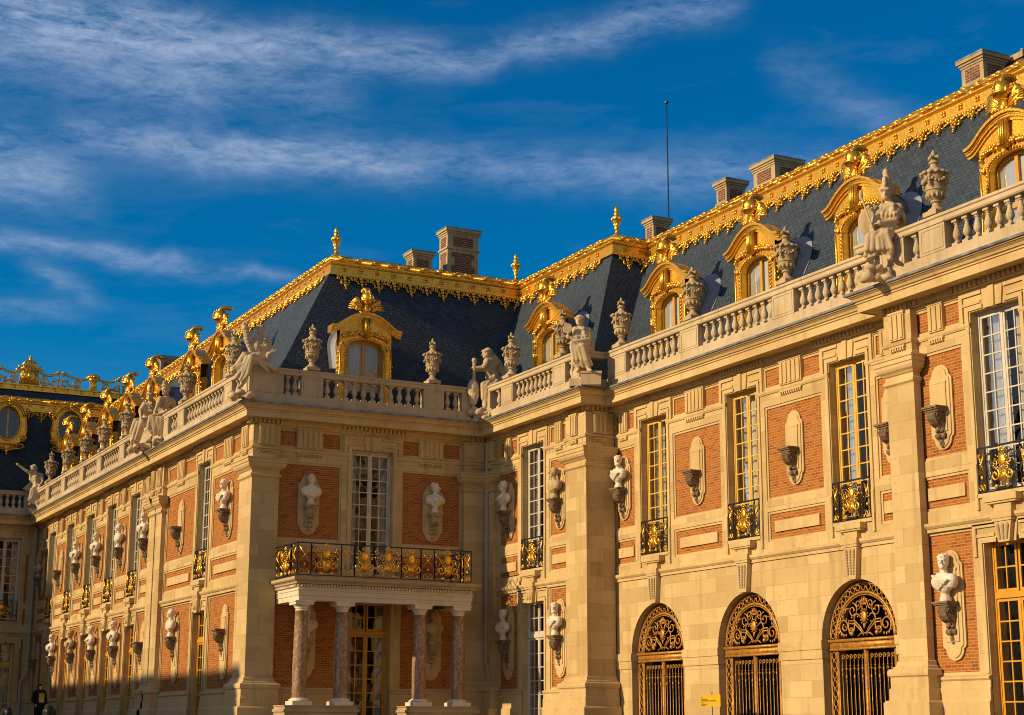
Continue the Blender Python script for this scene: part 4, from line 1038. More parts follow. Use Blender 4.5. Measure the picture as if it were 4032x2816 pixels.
m = balustrade(wc, 5, 6, f, 0, 0); piers(m, f, [(48.85, 50.1), (44.22, 45.32), (39.0, 40.1), (34.55, 35.2)])
bo = wc.part(m, 'balustrade', 'balustrade_stone'); balusters(wc, bo, 'x', 30.5, [(45.4, 48.8, 9), (40.15, 44.15, 10), (35.25, 38.95, 10)])
roof_poly(wc, [[(31.02, 51.75, 13.5), (31.02, 34.6, 13.5), (34.37, 34.6, 20.4), (34.37, 54.25, 20.4)], [(34.37, 54.25, 20.4), (34.37, 34.6, 20.4), (44, 34.6, 20.7), (44, 56, 20.7), (40, 56, 20.7)]])
RP_C = [(34.4, 54.25), (34.4, 20)]
crest(wc, 5, 6)
for y in cs: wc.sub('dormerC', make_dormer(2.15, 2.06, -.18), (31.2, y, 13.5), RX)
chim(wc, 35.99, 37.15, 51.06, 52.02, 22.9); chim(wc, 36.1, 37.6, 48.0, 49.65, 22.9); chim(wc, 36.05, 37.25, 36.74, 38.0, 22.9); wc.done()

# ---- the wing nearest the camera
wd = Wing((29.85, 22), 'nearest palace wing at the right edge, with an orange door under a cream window')
f = FX(29.85); cs = [30.6, 25.3]; hw = .88; holes = []
for c in cs: holes += [(c - hw, c + hw, 7.4, 12.2), (c - hw, c + hw, .6, 6.26)]
pan = [(31.85, 33.66), (26.55, 29.35), (22.6, 24.05)]
for a, b in pan:
    for z0, z1 in (Z_FRZ, (8.53, 11.45), Z_LOW, (2.88, 6.60)): holes.append((a, b, z0, z1)); panel(wd, f, a, b, z0, z1, (z0, z1) == Z_LOW)
    triglyph(wd, f, (a + b) / 2, .28 if b - a < 2 else .55); c = (a + b) / 2
    if b > 26: bracket(wd, 'x', 29.85, c, 9.88, 'upper'); bracket(wd, 'x', 29.85, c, 4.75, 'lower')
wallgrid(wd, f, 22, 34.6, 0, 12.75, holes); wallgrid(wd, lambda u, d, z: (u, 34.6 + d, z), 29.85, 30.5, 0, 12.75, [])
for c in cs:
    bay(wd, f, 'x', 29.85, c, hw, 7.4, 12.2, make_window(.88, 4.8, 9, 'cream_paint', curtain='wide'), 'winD')
    opening(wd, f, c - hw, c + hw, .6, 6.26); wd.sub('doorD', make_window(.88, 5.62, 7, 'orange_paint', transom=4.2, curtain=None, kick=.4), (30.11, c, .62), RX)
    head(wd, f, c, hw, 12.2); head(wd, f, c, hw, 6.12); sill(wd, f, c, hw); keystone(wd, f, c, 6.1, True); dentils(wd, f, c, 1.4)
dentils(wd, f, 34.0, .7)
trims(wd, f, 22, 34.6, [(c - hw, c + hw) for c in cs], [(c - hw, c + hw) for c in cs])
pilaster(wd, [(30.3, 34.62), (29.62, 34.62), (29.62, 33.52), (29.85, 33.52)])
triglyph(wd, lambda u, d, z: (29.85 - d - .24, u, z), 34.05, .3)
cornice(wd, 6, 8); string_course(wd, 6, 8)
m = balustrade(wd, 6, 8, f, 0, 0); piers(m, f, [(33.2, 34.2), (31.58, 32.58), (26.6, 27.6), (22.2, 23)])
bo = wd.part(m, 'balustrade', 'balustrade_stone'); balusters(wd, bo, 'x', 29.85, [(32.65, 33.12, 1), (27.65, 31.52, 10), (23.1, 26.5, 9)])
roof_poly(wd, [[(31.02, 34.6, 13.5), (31.02, 20, 13.5), (34.37, 20, 20.4), (34.37, 34.6, 20.4)], [(34.37, 34.6, 20.4), (34.37, 20, 20.4), (44, 20, 20.7), (44, 34.6, 20.7)]])
wd.sub('brickchim', make_brick_chimney, (38.2, 36.9, 20.3), 0); wd.sub('dormerC', make_dormer(2.15, 2.06, -.18), (31.2, 31.05, 13.5), RX); wd.sub('dormerC', make_dormer(2.15, 2.06, -.18), (31.2, 25.6, 13.5), RX)
wd.done()

# ---- the front that closes the court at the far left
we = Wing((19.62, 98.4), 'shaded front at the far left with oval gilded dormers and crowned openwork')
f = FY(98.4); c = 17.78; hw = .88
holes = [(c - hw, c + hw, 7.4, 12.2), (c - hw, c + hw, .6, 6.26), (18.98, 19.14, 2.9, 6.4), (18.98, 19.14, 7.2, 8.1), (18.98, 19.14, 8.45, 11.3)]
for h in holes[2:]:
    q_ = MB(); q_.quad(f(h[0], -.05, h[2]), f(h[1], -.05, h[2]), f(h[1], -.05, h[3]), f(h[0], -.05, h[3])); we.part(q_, 'brick_strip', 'brick'); opening(we, f, *h, .05)
wallgrid(we, f, 9, 19.62, 0, 12.75, holes)
bay(we, f, 'y', 98.4, c, hw, 7.4, 12.2, make_window(.88, 4.8, 9, 'cream_paint', curtain='thin'), 'winF'); opening(we, f, c - hw, c + hw, .6, 6.26)
DOORF = make_window(.88, 5.62, 7, 'ochre_paint', transom=4.28, curtain='half', kick=.4); we.sub('doorF', DOORF, (c, 98.74, .62), 0)
head(we, f, c, hw, 12.2); head(we, f, c, hw, 6.12); trims(we, f, 9, 19.62, [(c - hw, c + hw)], [(c - hw, c + hw)])
# the projecting centre of that front, left of the picture
fc = FY(96.2); cc = [6.2, 1.7, -2.8, -7.3]; hh = []
for c_ in cc: hh += [(c_ - .88, c_ + .88, 7.4, 12.2), (c_ - .88, c_ + .88, .6, 6.26)]
wallgrid(we, fc, -10, 9, 0, 12.75, hh); wallgrid(we, lambda u, d, z: (9 + d, u, z), 96.2, 98.4, 0, 12.75, [])
for c_ in cc:
    bay(we, fc, 'y', 96.2, c_, .88, 7.4, 12.2, make_window(.88, 4.8, 9, 'cream_paint', curtain='thin'), 'winF'); opening(we, fc, c_ - .88, c_ + .88, .6, 6.26); head(we, fc, c_, .88, 12.2); head(we, fc, c_, .88, 6.12); sill(we, fc, c_, .88)
    we.sub('doorF', DOORF, (c_, 96.54, .62), 0)
CP = [(-10, 96.2), (9, 96.2), (9, 98.4)]
mq = MB(); mq.sweep(CP, CORN); we.part(mq, 'cornice', 'trim_stone'); mq = MB(); mq.sweep(CP, [(-.02, 6.60), (.05, 6.60), (.05, 6.69), (.13, 6.76), (.13, 6.84), (-.02, 6.87)]); we.part(mq, 'string_course', 'trim_stone')
roof_poly(we, [[(-10, 95.4, 13.47), (9.8, 95.4, 13.47), (9.8, 98.4, 13.47), (-10, 98.4, 13.47)], [(-10, 96.6, 13.5), (8.6, 96.6, 13.5), (7.4, 98.6, 20.4), (-10, 98.6, 20.4)], [(8.6, 96.6, 13.5), (8.6, 100.2, 13.5), (7.4, 100.2, 20.4), (7.4, 98.6, 20.4)], [(-10, 98.6, 20.4), (7.4, 98.6, 20.4), (7.4, 106, 20.5), (-10, 106, 20.5)]])
cornice(we, 0, 1); string_course(we, 0, 1)
m = balustrade(we, 0, 1, f, 0, 0); piers(m, f, [(18.55, 19.1), (13.5, 14.5)]); bo = we.part(m, 'balustrade', 'balustrade_stone'); balusters(we, bo, 'y', 98.4, [(14.55, 18.5, 11)])
roof_poly(we, [[(-10, 99.4, 13.5), (19.95, 99.4, 13.5), (24.2, 99.9, 20.2), (-10, 99.9, 20.2)], [(-10, 99.9, 20.9), (26, 99.9, 20.9), (26, 100.5, 21.45), (-10, 100.5, 21.45)], [(-10, 100.5, 21.45), (26, 100.5, 21.45), (26, 112, 21.6), (-10, 112, 21.6)]])
crest(we, 0, 1, zt=.05)
m = MB(); f = FY(100.45); m.box(f, 10, 26, -.1, .1, 21.42, 21.50); m.box(f, 10, 26, -.1, .04, 21.5, 21.72); m.box(f, 10, 26, -.1, .14, 21.72, 21.80)
co = we.part(m, 'roof_openwork', 'gold'); g = MB(); z0 = 21.8; X = 18.85
for i in range(20): g.box(f, 10 + i * .8, 10.06 + i * .8, .04, .10, 21.5, 21.72)
g.prism(f, [(X - .62, z0), (X + .62, z0), (X + .5, z0 + .95), (X - .5, z0 + .95)], -.08, .06); g.ell(f(X, .06, z0 + .55), (.36, .10, .36), 12, 8); g.ell(f(X, .15, z0 + .55), (.15, .10, .2), 8, 6)
for i in range(12): g.ell(f(X + .42 * cos(i * pi / 6), .1, z0 + .55 + .42 * sin(i * pi / 6)), .07, 6, 4)
g.box(f, X - .55, X + .55, -.1, .12, z0 + .95, z0 + 1.03)
for i in (-2, -1, 0, 1, 2): g.tube([f(X + .12 * i, .0, z0 + 1.03), f(X + .2 * i, .02, z0 + 1.25), f(X + .12 * i, .02, z0 + 1.45), f(X, .0, z0 + 1.52)], [.06, .09, .07, .04], 6); g.ell(f(X + .17 * i, .05, z0 + 1.08), .09, 6, 5)
g.ell(f(X, 0, z0 + 1.58), .10, 7, 5); g.tube([f(X, 0, z0 + 1.6), f(X, 0, z0 + 1.84)], .05, 5); g.tube([f(X - .12, 0, z0 + 1.73), f(X + .12, 0, z0 + 1.73)], .045, 5)
for s in (-1, 1): g.ell(f(X + s * .72, 0, z0 + .9), (.14, .08, .12), 7, 5); g.ell(f(X + s * .6, 0, z0 + 1.1), (.12, .08, .1), 7, 5)
for xs in (16.9, 20.75, 24.5, 13.0):
    for s in (-1, 1):
        g.tube([f(xs + s * (.1 + .10 * i), 0, z0 + .32 + .18 * cos(i * .55)) for i in range(8)], .055, 5); g.tube(spiral((xs + s * .95, z0 + .30), .30, .06, pi / 2, -s * 1.7, 22, 0, f), .06, 5)
        g.tube([f(xs + s * .1, 0, z0), f(xs + s * .14, 0, z0 + .6), f(xs + s * .2, 0, z0 + .95), f(xs + s * .05, 0, z0 + .9)], [.06, .06, .08, .05], 5)
        for k in range(5): g.ell(f(xs + s * rnd.uniform(.1, .6), .02, z0 + rnd.uniform(.05, .5)), (.09, .05, .07), 6, 4)
for xs in (22.75, 15.0):
    g.lathe([(.28, 0), (.22, .1), (.22, .45), (.3, .62), (.34, .7), (.3, .72)], 10, f(xs, 0, z0))
    for i in range(26): a = i * 2.4; r = .36 * sqrt(i / 26); g.ell(f(xs + r * cos(a), r * sin(a) * .8, z0 + .98 - .5 * r), .11, 6, 4)
def swag(a, b, za, zb, dip):
    n = 13
    for i in range(n):
        t = i / (n - 1); g.ell(f(a + (b - a) * t, .02, za + (zb - za) * t - dip * 4 * t * (1 - t)), (.11, .08, .085), 6, 4)
for a, b, za, zb in ((X + .6, 20.6, 22.65, 22.75), (20.9, 22.5, 22.75, 22.55), (X - .6, 17.1, 22.65, 22.75), (16.8, 15.2, 22.75, 22.55), (23.0, 24.4, 22.55, 22.75)): swag(a, b, za, zb, .22)
g.build('gilt_ornament', 'gold', co, at=we.at, smooth=True)
for x in (13.9, 17.55, 21.2): we.sub('oval', make_oval_dormer, (x, 99.15, 17.5), 0)
downpipe(we, 19.42, 98.15, 3.4, 12.9, (-.35, 0)); we.done()

# ---- across the court, out of the picture: the twin wing whose roof shades the foot of the long wing
wf = Wing((-20.5, 61.4), 'plain slate roofed wing across the court, outside the picture')
f = lambda u, d, z: (-20.5 + d, u, z); holes = []
for y in (65.5, 70, 76.3, 80.75, 85.2, 89.75, 94.25): holes += [(y - .83, y + .83, 7.4, 12.2), (y - .83, y + .83, .6, 6.2)]
for h in holes: opening(wf, f, *h)
wallgrid(wf, f, 61.4, 98.4, 0, 13.5, holes); wf.stone.box(lambda u, d, z: (u, 61.4 - d, z), -36, -20.5, -.5, 0, 0, 13.5); wf.stone.box(f, 61.4, 98.4, -1.2, -.9, .0, 13.4)
roof_poly(wf, [[(-20.9, 61.9, 13.5), (-20.9, 98.4, 13.5), (-24.6, 98.4, 21.7), (-24.6, 65.2, 21.7)], [(-20.9, 61.9, 13.5), (-36, 61.9, 13.5), (-33, 65.2, 21.7), (-24.6, 65.2, 21.7)], [(-24.6, 65.2, 21.7), (-24.6, 98.4, 21.7), (-33, 98.4, 21.7), (-33, 65.2, 21.7)], [(-36, 61.9, 13.5), (-36, 98.4, 13.5), (-33, 98.4, 21.7), (-33, 65.2, 21.7)]])
wf.done()
# ------------------------------------------------------------------ portico in front of the end front
po = empty('portico', (24.0, 57.6, 0), 0, 'portico of four red marble columns carrying a balcony with gilt railing', 'portico'); pb = (24.0, 57.6, 0)
f = FY(56.35); m = MB()
PP = [(20.58, 58.9), (20.58, 56.38), (27.5, 56.38), (27.5, 58.9)]
m.sweep(PP, [(-.42, 5.99), (.0, 5.99), (.0, 6.16), (.03, 6.17), (.03, 6.33), (.06, 6.35), (.06, 6.38), (.03, 6.40), (.03, 6.47), (.08, 6.48), (-.42, 6.48)])
m.box(f, 20.75, 27.0, -2.5, -.43, 6.2, 6.3)
po_e = m.build('entablature', 'white_stone', po, at=pb)
f = FY(56.38); m = MB()
for i in range(60):
    u = 20.6 + (6.88) * (i + .5) / 60; m.box(f, u - .035, u + .035, .04, .12, 6.48, 6.56)
for i in range(20):
    u = 56.45 + 2.4 * (i + .5) / 20; m.box(FX(20.58), u - .035, u + .035, .04, .12, 6.48, 6.56)
m.build('dentil_band', 'white_stone', po_e, at=pb)
m = MB(); m.sweep(PP, [(-.5, 6.48), (.045, 6.48), (.045, 6.57), (.15, 6.59), (.16, 6.64), (.20, 6.67), (.26, 6.70), (.29, 6.74), (.29, 6.82), (-.5, 6.88)]); m.box(f, 20.7, 27.1, -2.5, -.2, 6.60, 6.86)
m.build('balcony_slab', 'grey_stone', po, at=pb)
ir = MB(); gd = MB(); z0 = 6.90; up = lambda F_: (lambda u, d, z: F_(u, d, z + z0))
fr = up(FY(56.42))
for a, b, big in ((20.5, 21.02, 0), (21.02, 22.2, 1), (22.2, 22.72, 0), (22.72, 23.5, 1), (23.5, 24.6, 1), (24.6, 25.4, 1), (25.4, 25.96, 0), (25.96, 27.05, 1), (27.05, 27.5, 0)):
    if big:
        c = (a + b) / 2
        if b - a < 1: rail_panel(ir, gd, fr, a, b, 1.2, None); crest_emblem(gd, fr, c, .12, 1.05, .03)
        else:
            for zz in ((0, .03), (1.155, 1.2)): ir.box(fr, a, b, -.022, .022, *zz)
            for u in (a, b): ir.box(fr, u - .014, u + .014, -.02, .02, .03, 1.155)
            crest_emblem(gd, fr, c, .12, 1.1, .03)
            rr = random.Random(int(c * 10))
            for k in range(13): ir.tube(spiral((rr.uniform(a + .08, b - .08), rr.uniform(.15, 1.08)), rr.uniform(.07, .12), .02, rr.uniform(0, 6), rr.choice((-1.4, 1.4)), 11, -.01, fr), .0125, 4)
            for k in range(12): gd.ell(fr(rr.uniform(a + .06, b - .06), .01, rr.uniform(.15, 1.1)), (.034, .014, .026), 6, 4)
            for q in (-1, 1):
                for k in range(3): ir.tube(spiral((c + q * .45, .25 + .33 * k), .13, .02, k, q * 1.3, 12, 0, fr), .012, 4)
                gd.tube(spiral((c + q * .43, .95), .10, .02, pi / 2, -q * 1.2, 12, .02, fr), .018, 5); gd.tube([fr(c + q * .48, .02, .1), fr(c + q * .40, .02, .4), fr(c + q * .5, .02, .7)], .016, 4)
                for k in range(5): gd.ell(fr(c + q * rnd.uniform(.33, .52), .02, rnd.uniform(.5, 1.1)), (.03, .02, .035), 6, 4)
    else: rail_panel(ir, gd, fr, a, b, 1.2, False)
for F_, lst in ((FX(20.5), (56.42, 57.1, 58.2, 58.9)), (lambda u, d, z: (27.5 + d, u, z), (56.42, 57.1, 58.2, 58.9))):
    fs = up(F_)
    for i, (a, b) in enumerate(zip(lst, lst[1:])): rail_panel(ir, gd, fs, a, b, 1.2, i == 1)
ro = ir.build('balcony_railing', 'iron', po, at=pb); gd.build('gilt_ornament', 'gold', ro, at=pb, smooth=True)
def make_column():
    m = MB(); m.lathe([(.262, .26), (.262, .6), (.268, 1.2), (.262, 1.9), (.245, 2.6), (.22, 3.29), (.235, 3.32), (.235, 3.35)], 24); o = m.build('column', 'red_marble', smooth=True, sharp=40)
    c = MB(); c.lathe([(.22, 3.35), (.22, 3.42), (.25, 3.44), (.25, 3.47), (.30, 3.53), (.33, 3.56)], 24); c.box(L0, -.35, .35, -.35, .35, 3.56, 3.66); c.box(L0, -.38, .38, -.38, .38, 3.66, 3.71); c.build('capital', 'marble', o, smooth=False)
    b = MB(); b.box(L0, -.375, .375, -.375, .375, 0, .14); b.lathe([(.36, .14), (.375, .17), (.36, .21), (.31, .22), (.30, .25), (.27, .26)], 24); b.build('base', 'marble', o)
    return o
for x in (20.82, 22.4, 25.52, 27.12): inst('col', make_column, (x, 56.72, 2.28), 0, po, pb)
for a, b in ((20.15, 22.92), (25.0, 27.75)):
    m = MB(); m.box(f, a, b, -1.1, .06, 0, 2.05); m.box(f, a - .06, b + .06, -1.1, .12, 2.05, 2.14); m.box(f, a + .25, b - .25, .05, .085, .6, 1.85); m.box(f, a, b, -1.1, .06, 2.14, 2.28); m.box(f, a - .03, b + .03, -1.1, .09, 2.24, 2.279); m.build('pedestal', 'grey_stone', po, at=pb)
m = MB()
for i in range(3): m.box(f, 22.95, 24.97, -2.5 , -.35 - .4 * i, .0 + (.17 * i), .17 * (i + 1))
m.build('step', 'grey_stone', po, at=pb)

# ------------------------------------------------------------------ busts on their brackets
UPL, LOL = 'busts on the upper brackets', 'busts on the lower brackets'
def bust(k, mname, kind, plane, u, z, label, group, sc_=1.04):
    loc = (plane - .21, u, z) if kind == 'x' else (u, plane - .21, z)
    o = inst('bust%d%s' % (k, mname), make_bust(k, mname), loc, RX if kind == 'x' else 0); o.scale = (sc_,) * 3
    tag(o, label, 'bust', group)
for a in ((0, 'marble', 'x', 19.62, 62.05, 9.85, 'white bust beside the tall corner pilaster of the left wing, upper row', UPL),
          (3, 'marble', 'x', 19.62, 73.95, 9.85, 'bust on the upper bracket just beyond the double pilaster of the left wing', UPL),
          (1, 'marble', 'x', 19.62, 78.45, 9.85, 'upper bust on the left wing, second one beyond the double pilaster', UPL),
          (0, 'marble', 'x', 19.62, 82.95, 9.85, 'upper bust on the left wing, third one beyond the double pilaster', UPL),
          (3, 'marble', 'x', 19.62, 87.45, 9.85, 'upper bust next to the sunlit empty bracket near the far corner', UPL),
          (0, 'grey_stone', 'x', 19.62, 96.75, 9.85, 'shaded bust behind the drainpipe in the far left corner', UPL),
          (1, 'marble', 'x', 19.62, 68.72, 5.20, 'lower bust between the last orange door and the double pilaster of the left wing', LOL),
          (0, 'marble', 'x', 19.62, 78.45, 5.20, 'lower bust on the left wing, next beyond the empty bracket', LOL),
          (2, 'marble', 'x', 19.62, 82.95, 5.20, 'lower pale bust on the left wing, between a dark bust and a draped one', LOL),
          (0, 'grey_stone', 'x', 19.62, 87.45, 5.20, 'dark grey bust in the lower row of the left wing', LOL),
          (3, 'marble', 'x', 19.62, 91.95, 5.20, 'farthest bright white bust of the lower row, above the standing person', LOL),
          (1, 'marble', 'y', 58.95, 21.8, 9.80, 'shaded draped bust on a plaque left of the window over the portico', UPL),
          (3, 'marble', 'y', 58.95, 27.02, 9.80, 'shaded white bust on a plaque right of the window over the portico', UPL),
          (2, 'marble', 'y', 58.95, 21.8, 4.78, 'bust behind the portico, between its two left columns', LOL),
          (1, 'grey_stone', 'y', 58.95, 27.02, 4.78, 'dark bust behind the portico, between its two right columns', LOL),
          (2, 'marble', 'x', 29.45, 57.1, 9.82, 'upper bust between the drainpipe and the white window of the one-bay wing', UPL),
          (1, 'grey_stone', 'x', 29.45, 52.97, 9.82, 'curly headed grey bust left of the half shaded corner pilaster, upper row', UPL),
          (0, 'marble', 'x', 29.45, 57.1, 4.80, 'lower bust just right of the portico, half in its shadow', LOL),
          (3, 'marble', 'x', 29.45, 52.97, 4.80, 'lower white bust between the white glazed door and the corner pilaster', LOL),
          (3, 'marble', 'x', 30.5, 50.1, 9.92, 'only bust on the arcade wing, just right of the shaded pilaster', UPL),
          (0, 'marble', 'x', 29.85, 32.755, 4.75, 'largest white toga bust, nearest the camera beside the orange door', LOL)):
    bust(*a, sc_=1.10 if a[4] == 32.755 else 1.06)

# ------------------------------------------------------------------ urns on the balustrades
for x, y, lab in ((19.2, 60.85, 'urn on the left wing just left of the seated cornucopia statue'), (19.2, 67.3, 'urn on the left wing between the helmeted statue pair and a gilded dormer'), (19.2, 77.2, 'urn on the left wing just beyond the statue pair'), (19.2, 81.7, 'second urn beyond the statue pair on the left wing'), (19.2, 85.5, 'third urn beyond the statue pair on the left wing'), (19.2, 89.8, 'fourth urn beyond the statue pair on the left wing'), (19.2, 94.1, 'farthest urn, beside the winged statue in shade'),
                  (21.6, 58.53, 'shaded urn left of the dormer above the portico'), (26.73, 58.53, 'shaded urn right of the dormer above the portico'),
                  (29.03, 56.08, 'urn right of the statue seated in the inner roof corner'), (29.03, 51.88, 'urn behind the statue that holds a mirror'),
                  (30.08, 49.42, 'urn at the left end of the arcade balustrade, against dark slates'), (30.08, 44.77, 'urn in front of the leftmost arcade dormer'), (30.08, 39.55, 'urn in front of the middle arcade dormer'), (29.43, 32.05, 'largest urn, right of the helmeted spear statue'), (29.43, 27.1, 'urn on the nearest balustrade, outside the right edge')):
    o = inst('urn', make_urn, (x, y, 14.93), 0); tag(o, 'carved stone ' + lab, 'urn', 'stone urns along the balustrades')

# ------------------------------------------------------------------ roof statues, melted figures posed as in the photo
def figure(p, female=True, helm=None):
    P = []; c = lambda a, b, ra, rb: P.append(('c', a, b, ra, rb)); e = lambda q, r, M_=None: P.append(('e', q, r, M_))
    V = lambda k: Vector(p[k]); lerp = lambda a, b, t: a + (b - a) * t
    pel, nk, hd = V('pelvis'), V('neck'), V('head') - Vector((0, 0, .07)); sl, sr = V('shl'), V('shr'); ch = lerp(pel, nk, .66)
    c(pel, lerp(pel, nk, .4), .26, .215); c(lerp(pel, nk, .4), ch, .215, .24); c(ch, lerp(ch, nk, .8), .24, .14); c(sl, sr, .13, .13); c(nk, hd, .11, .10)
    look = Vector(p.get('look', (0, -1, 0))).normalized(); side = look.cross(Vector((0, 0, 1)))
    if female:
        for s in (-1, 1): e(ch + side * s * .12 + look * .17 + Vector((0, 0, -.02)), (.10, .10, .10))
    e(hd, (.148, .16, .195)); e(hd + look * .07 + Vector((0, 0, -.10)), (.10, .10, .10)); c(hd + look * .15 + Vector((0, 0, .04)), hd + look * .185 + Vector((0, 0, -.045)), .022, .034)
    c(hd + look * .13 + side * .08 + Vector((0, 0, .05)), hd + look * .13 - side * .08 + Vector((0, 0, .05)), .024, .024); c(hd + look * .145 + side * .035 + Vector((0, 0, -.10)), hd + look * .145 - side * .035 + Vector((0, 0, -.10)), .018, .018)
    if helm is None:
        e(hd - look * .04 + Vector((0, 0, .08)), (.17, .17, .16))
        for i in range(14):
            a = i * .46; e(hd + (look * cos(a) + side * sin(a)) * .15 + Vector((0, 0, .10 + .02 * sin(i * 2))), (.05, .05, .045))
        e(hd - look * .19 + Vector((0, 0, .02)), (.09, .09, .09))
    else:
        e(hd - look * .02 + Vector((0, 0, .11)), (.185, .185, .17)); c(hd + look * .17 + side * .1 + Vector((0, 0, .10)), hd + look * .17 - side * .1 + Vector((0, 0, .10)), .04, .04)
        for i in range(helm): a = -.5 + i * 2.4 / helm; q = hd + look * .13 * cos(a + .3) + Vector((0, 0, .30 + .15 * sin(a + .4))); e(q - Vector((0, 0, .03)), (.075, .075, .11))
    for s in ('l', 'r'):
        S = V('sh' + s); E = V('el' + s); H = V('ha' + s); c(S, E, .115, .09); c(E, H, .088, .06); e(H, (.075, .075, .085))
        d = (H - E).normalized()
        for i in range(4): c(H + side * (.03 * (i - 1.5)) + d * .04, H + side * (.034 * (i - 1.5)) + d * .13 + Vector((0, 0, -.02)), .02, .014)
        K = V('kn' + s); A = V('an' + s); hip = pel + (Vector(p['hip' + s]) if 'hip' + s in p else (sl - sr if s == 'l' else sr - sl) * .25)
        c(hip, K, .20, .155); c(K, lerp(K, A, .45), .15, .125); c(lerp(K, A, .45), A, .125, .08); F_ = A + Vector(p.get('toe' + s, (0, -.26, -.06))); c(A, F_, .08, .055)
    # cloth: a skirt of ridges over lap and shins, a girdle, a mantle
    r = random.Random(p.get('seed', 3)); kl, kr, al, ar = V('knl'), V('knr'), V('anl'), V('anr'); n = p.get('folds', 16) - 1
    for i in range(n):
        t = -.22 + 1.44 * i / (n - 1); w_ = (.04 if i % 2 else -.03) + r.uniform(-.02, .02); sag = -.10 * max(0, 1 - abs(t - .5) * 2.6)
        top = lerp(pel, lerp(kl, kr, t), .30) + Vector((0, 0, .10)) + look * w_; mid = lerp(kl, kr, t) + look * (.06 + w_) + Vector((0, 0, .05 + sag + w_))
        low = lerp(lerp(kl, kr, t), lerp(al, ar, t), .55) + look * (.05 + w_ + r.uniform(-.02, .04)) + Vector((r.uniform(-.05, .05), 0, 0))
        bot = lerp(al, ar, t) + look * (.03 + w_) + Vector((r.uniform(-.06, .06), 0, .10 + .12 * abs(sin(i * .9))))
        rr = r.uniform(.07, .10); c(top, mid, rr, rr * 1.05); c(mid, low, rr * 1.05, rr); c(low, bot, rr, rr * .75)
    for i in range(7):
        t = i / 6; q = lerp(kl, kr, t) + Vector((0, 0, .07)) + look * .10; c(q, lerp(al, ar, 1 - t * .7) + look * .12 + Vector((0, 0, .35)), .045, .035)
    for i in range(9):
        a = i / 8; q = lerp(pel + side * .25, pel - side * .25, a) + look * (.16 + .1 * sin(pi * a)) + Vector((0, 0, .06 + .05 * sin(i * 2.1))); c(q, lerp(kl, kr, 1 - a) + Vector((0, 0, .13)), .05, .06)
    c(pel + side * .24 + look * .1 + Vector((0, 0, .17)), pel - side * .24 + look * .1 + Vector((0, 0, .17)), .075, .075)
    for i in range(9):
        a = i / 8; q0 = lerp(sl, sr, a) + look * .10 - Vector((0, 0, .03 + .10 * sin(pi * a))); q1 = lerp(pel, ch, .32) + side * (.19 - .38 * a) * (1 if (sl - sr).dot(side) > 0 else -1) + look * .19
        m_ = (q0 + q1) / 2 + look * (.10 + .03 * (i % 2)); c(q0, m_, .045, .05); c(m_, q1, .05, .04)
    for i in range(5): a = i / 4; c(sl + look * (.05 + .05 * a) - Vector((0, 0, .05 * a)), lerp(sr, nk, .5) + look * (.14 + .02 * i) - Vector((0, 0, .07 * a)), .045, .045)
    for s in ('l', 'r'):
        S = V('sh' + s); E = V('el' + s)
        for i in range(4): q = lerp(S, E, .1 + .2 * i); e(q, (.135, .135, .06))
    if p.get('mantle'):
        for i in range(7): a = i / 6; c(lerp(sl, sr, a) - look * .12, lerp(pel + side * .3, pel - side * .3, a) - look * .22 + Vector((0, 0, -.15)), .07, .09)
    return P
def statue(name, at, theta, pieces, label, vox=.021, extra=None):
    o = melt(name, pieces, vox, 'statue_stone', smooth=1); put(o, at, -rad(theta)); tag(o, label, 'statue', 'statues along the roof balustrades')
    if extra:
        for nm, mb in extra: mb.build(nm, 'statue_stone', o, smooth=True, sharp=50)
    return o
def rocks(cx, cy, w, h, n, seed):
    r = random.Random(seed); return [('e', (cx + r.uniform(-w, w), cy + r.uniform(-.15, .15), r.uniform(.05, h)), (r.uniform(.1, .2), r.uniform(.1, .2), r.uniform(.08, .16)), None) for _ in range(n)]

# 1 corner of the left wing: seated, horn of plenty on the left, wheat on the right; legs hang over the corner
p = dict(head=(.0, -.05, 2.83), neck=(.04, -.02, 2.52), shl=(-.17, -.08, 2.38), shr=(.30, .0, 2.38), pelvis=(-.02, -.02, 1.72), ell=(-.28, -.22, 1.98), hal=(-.50, -.24, 2.28), elr=(.36, -.12, 1.95), har=(.32, -.36, 1.72),
         knl=(-.56, -.36, 1.60), knr=(-.32, -.48, 1.50), anl=(-.98, -.40, .92), anr=(-.62, -.40, .52), toel=(-.22, -.10, -.12), toer=(-.12, -.16, -.12), look=(.15, -1, 0), hipl=(-.12, -.1, 0), hipr=(.12, -.1, 0), folds=18, mantle=1, seed=5)
P = figure(p)
for i in range(9): t = i / 8; P.append(('e', (-.30 - .27 * t + .02 * sin(t * 9), -.25, 1.70 + 1.05 * t), (.08 + .07 * t,) * 3, None))
for i in range(12): P.append(('e', (-.56 + .13 * cos(i * 2.4) * sqrt(i / 12), -.25 + .13 * sin(i * 2.4) * sqrt(i / 12), 2.88 + .06 * (i % 3)), (.06, .06, .06), None))
for i in range(8): P.append(('c', (.30, -.36, 1.72), (.42 + .03 * i, -.38 + .02 * (i % 3), 1.86 + .03 * (i % 4)), .03, .035))
P += [('c', (.1, -.25, 1.5), (.62, -.05, 1.25), .08, .10), ('c', (.0, -.3, 1.45), (.35, -.25, 1.15), .08, .06)] + rocks(-.62, -.35, .42, .28, 14, 4)
statue('seated_statue', (19.42, 58.38, 13.52), 18.4, P, 'seated stone woman with horn of plenty on the left wing corner pedestal')
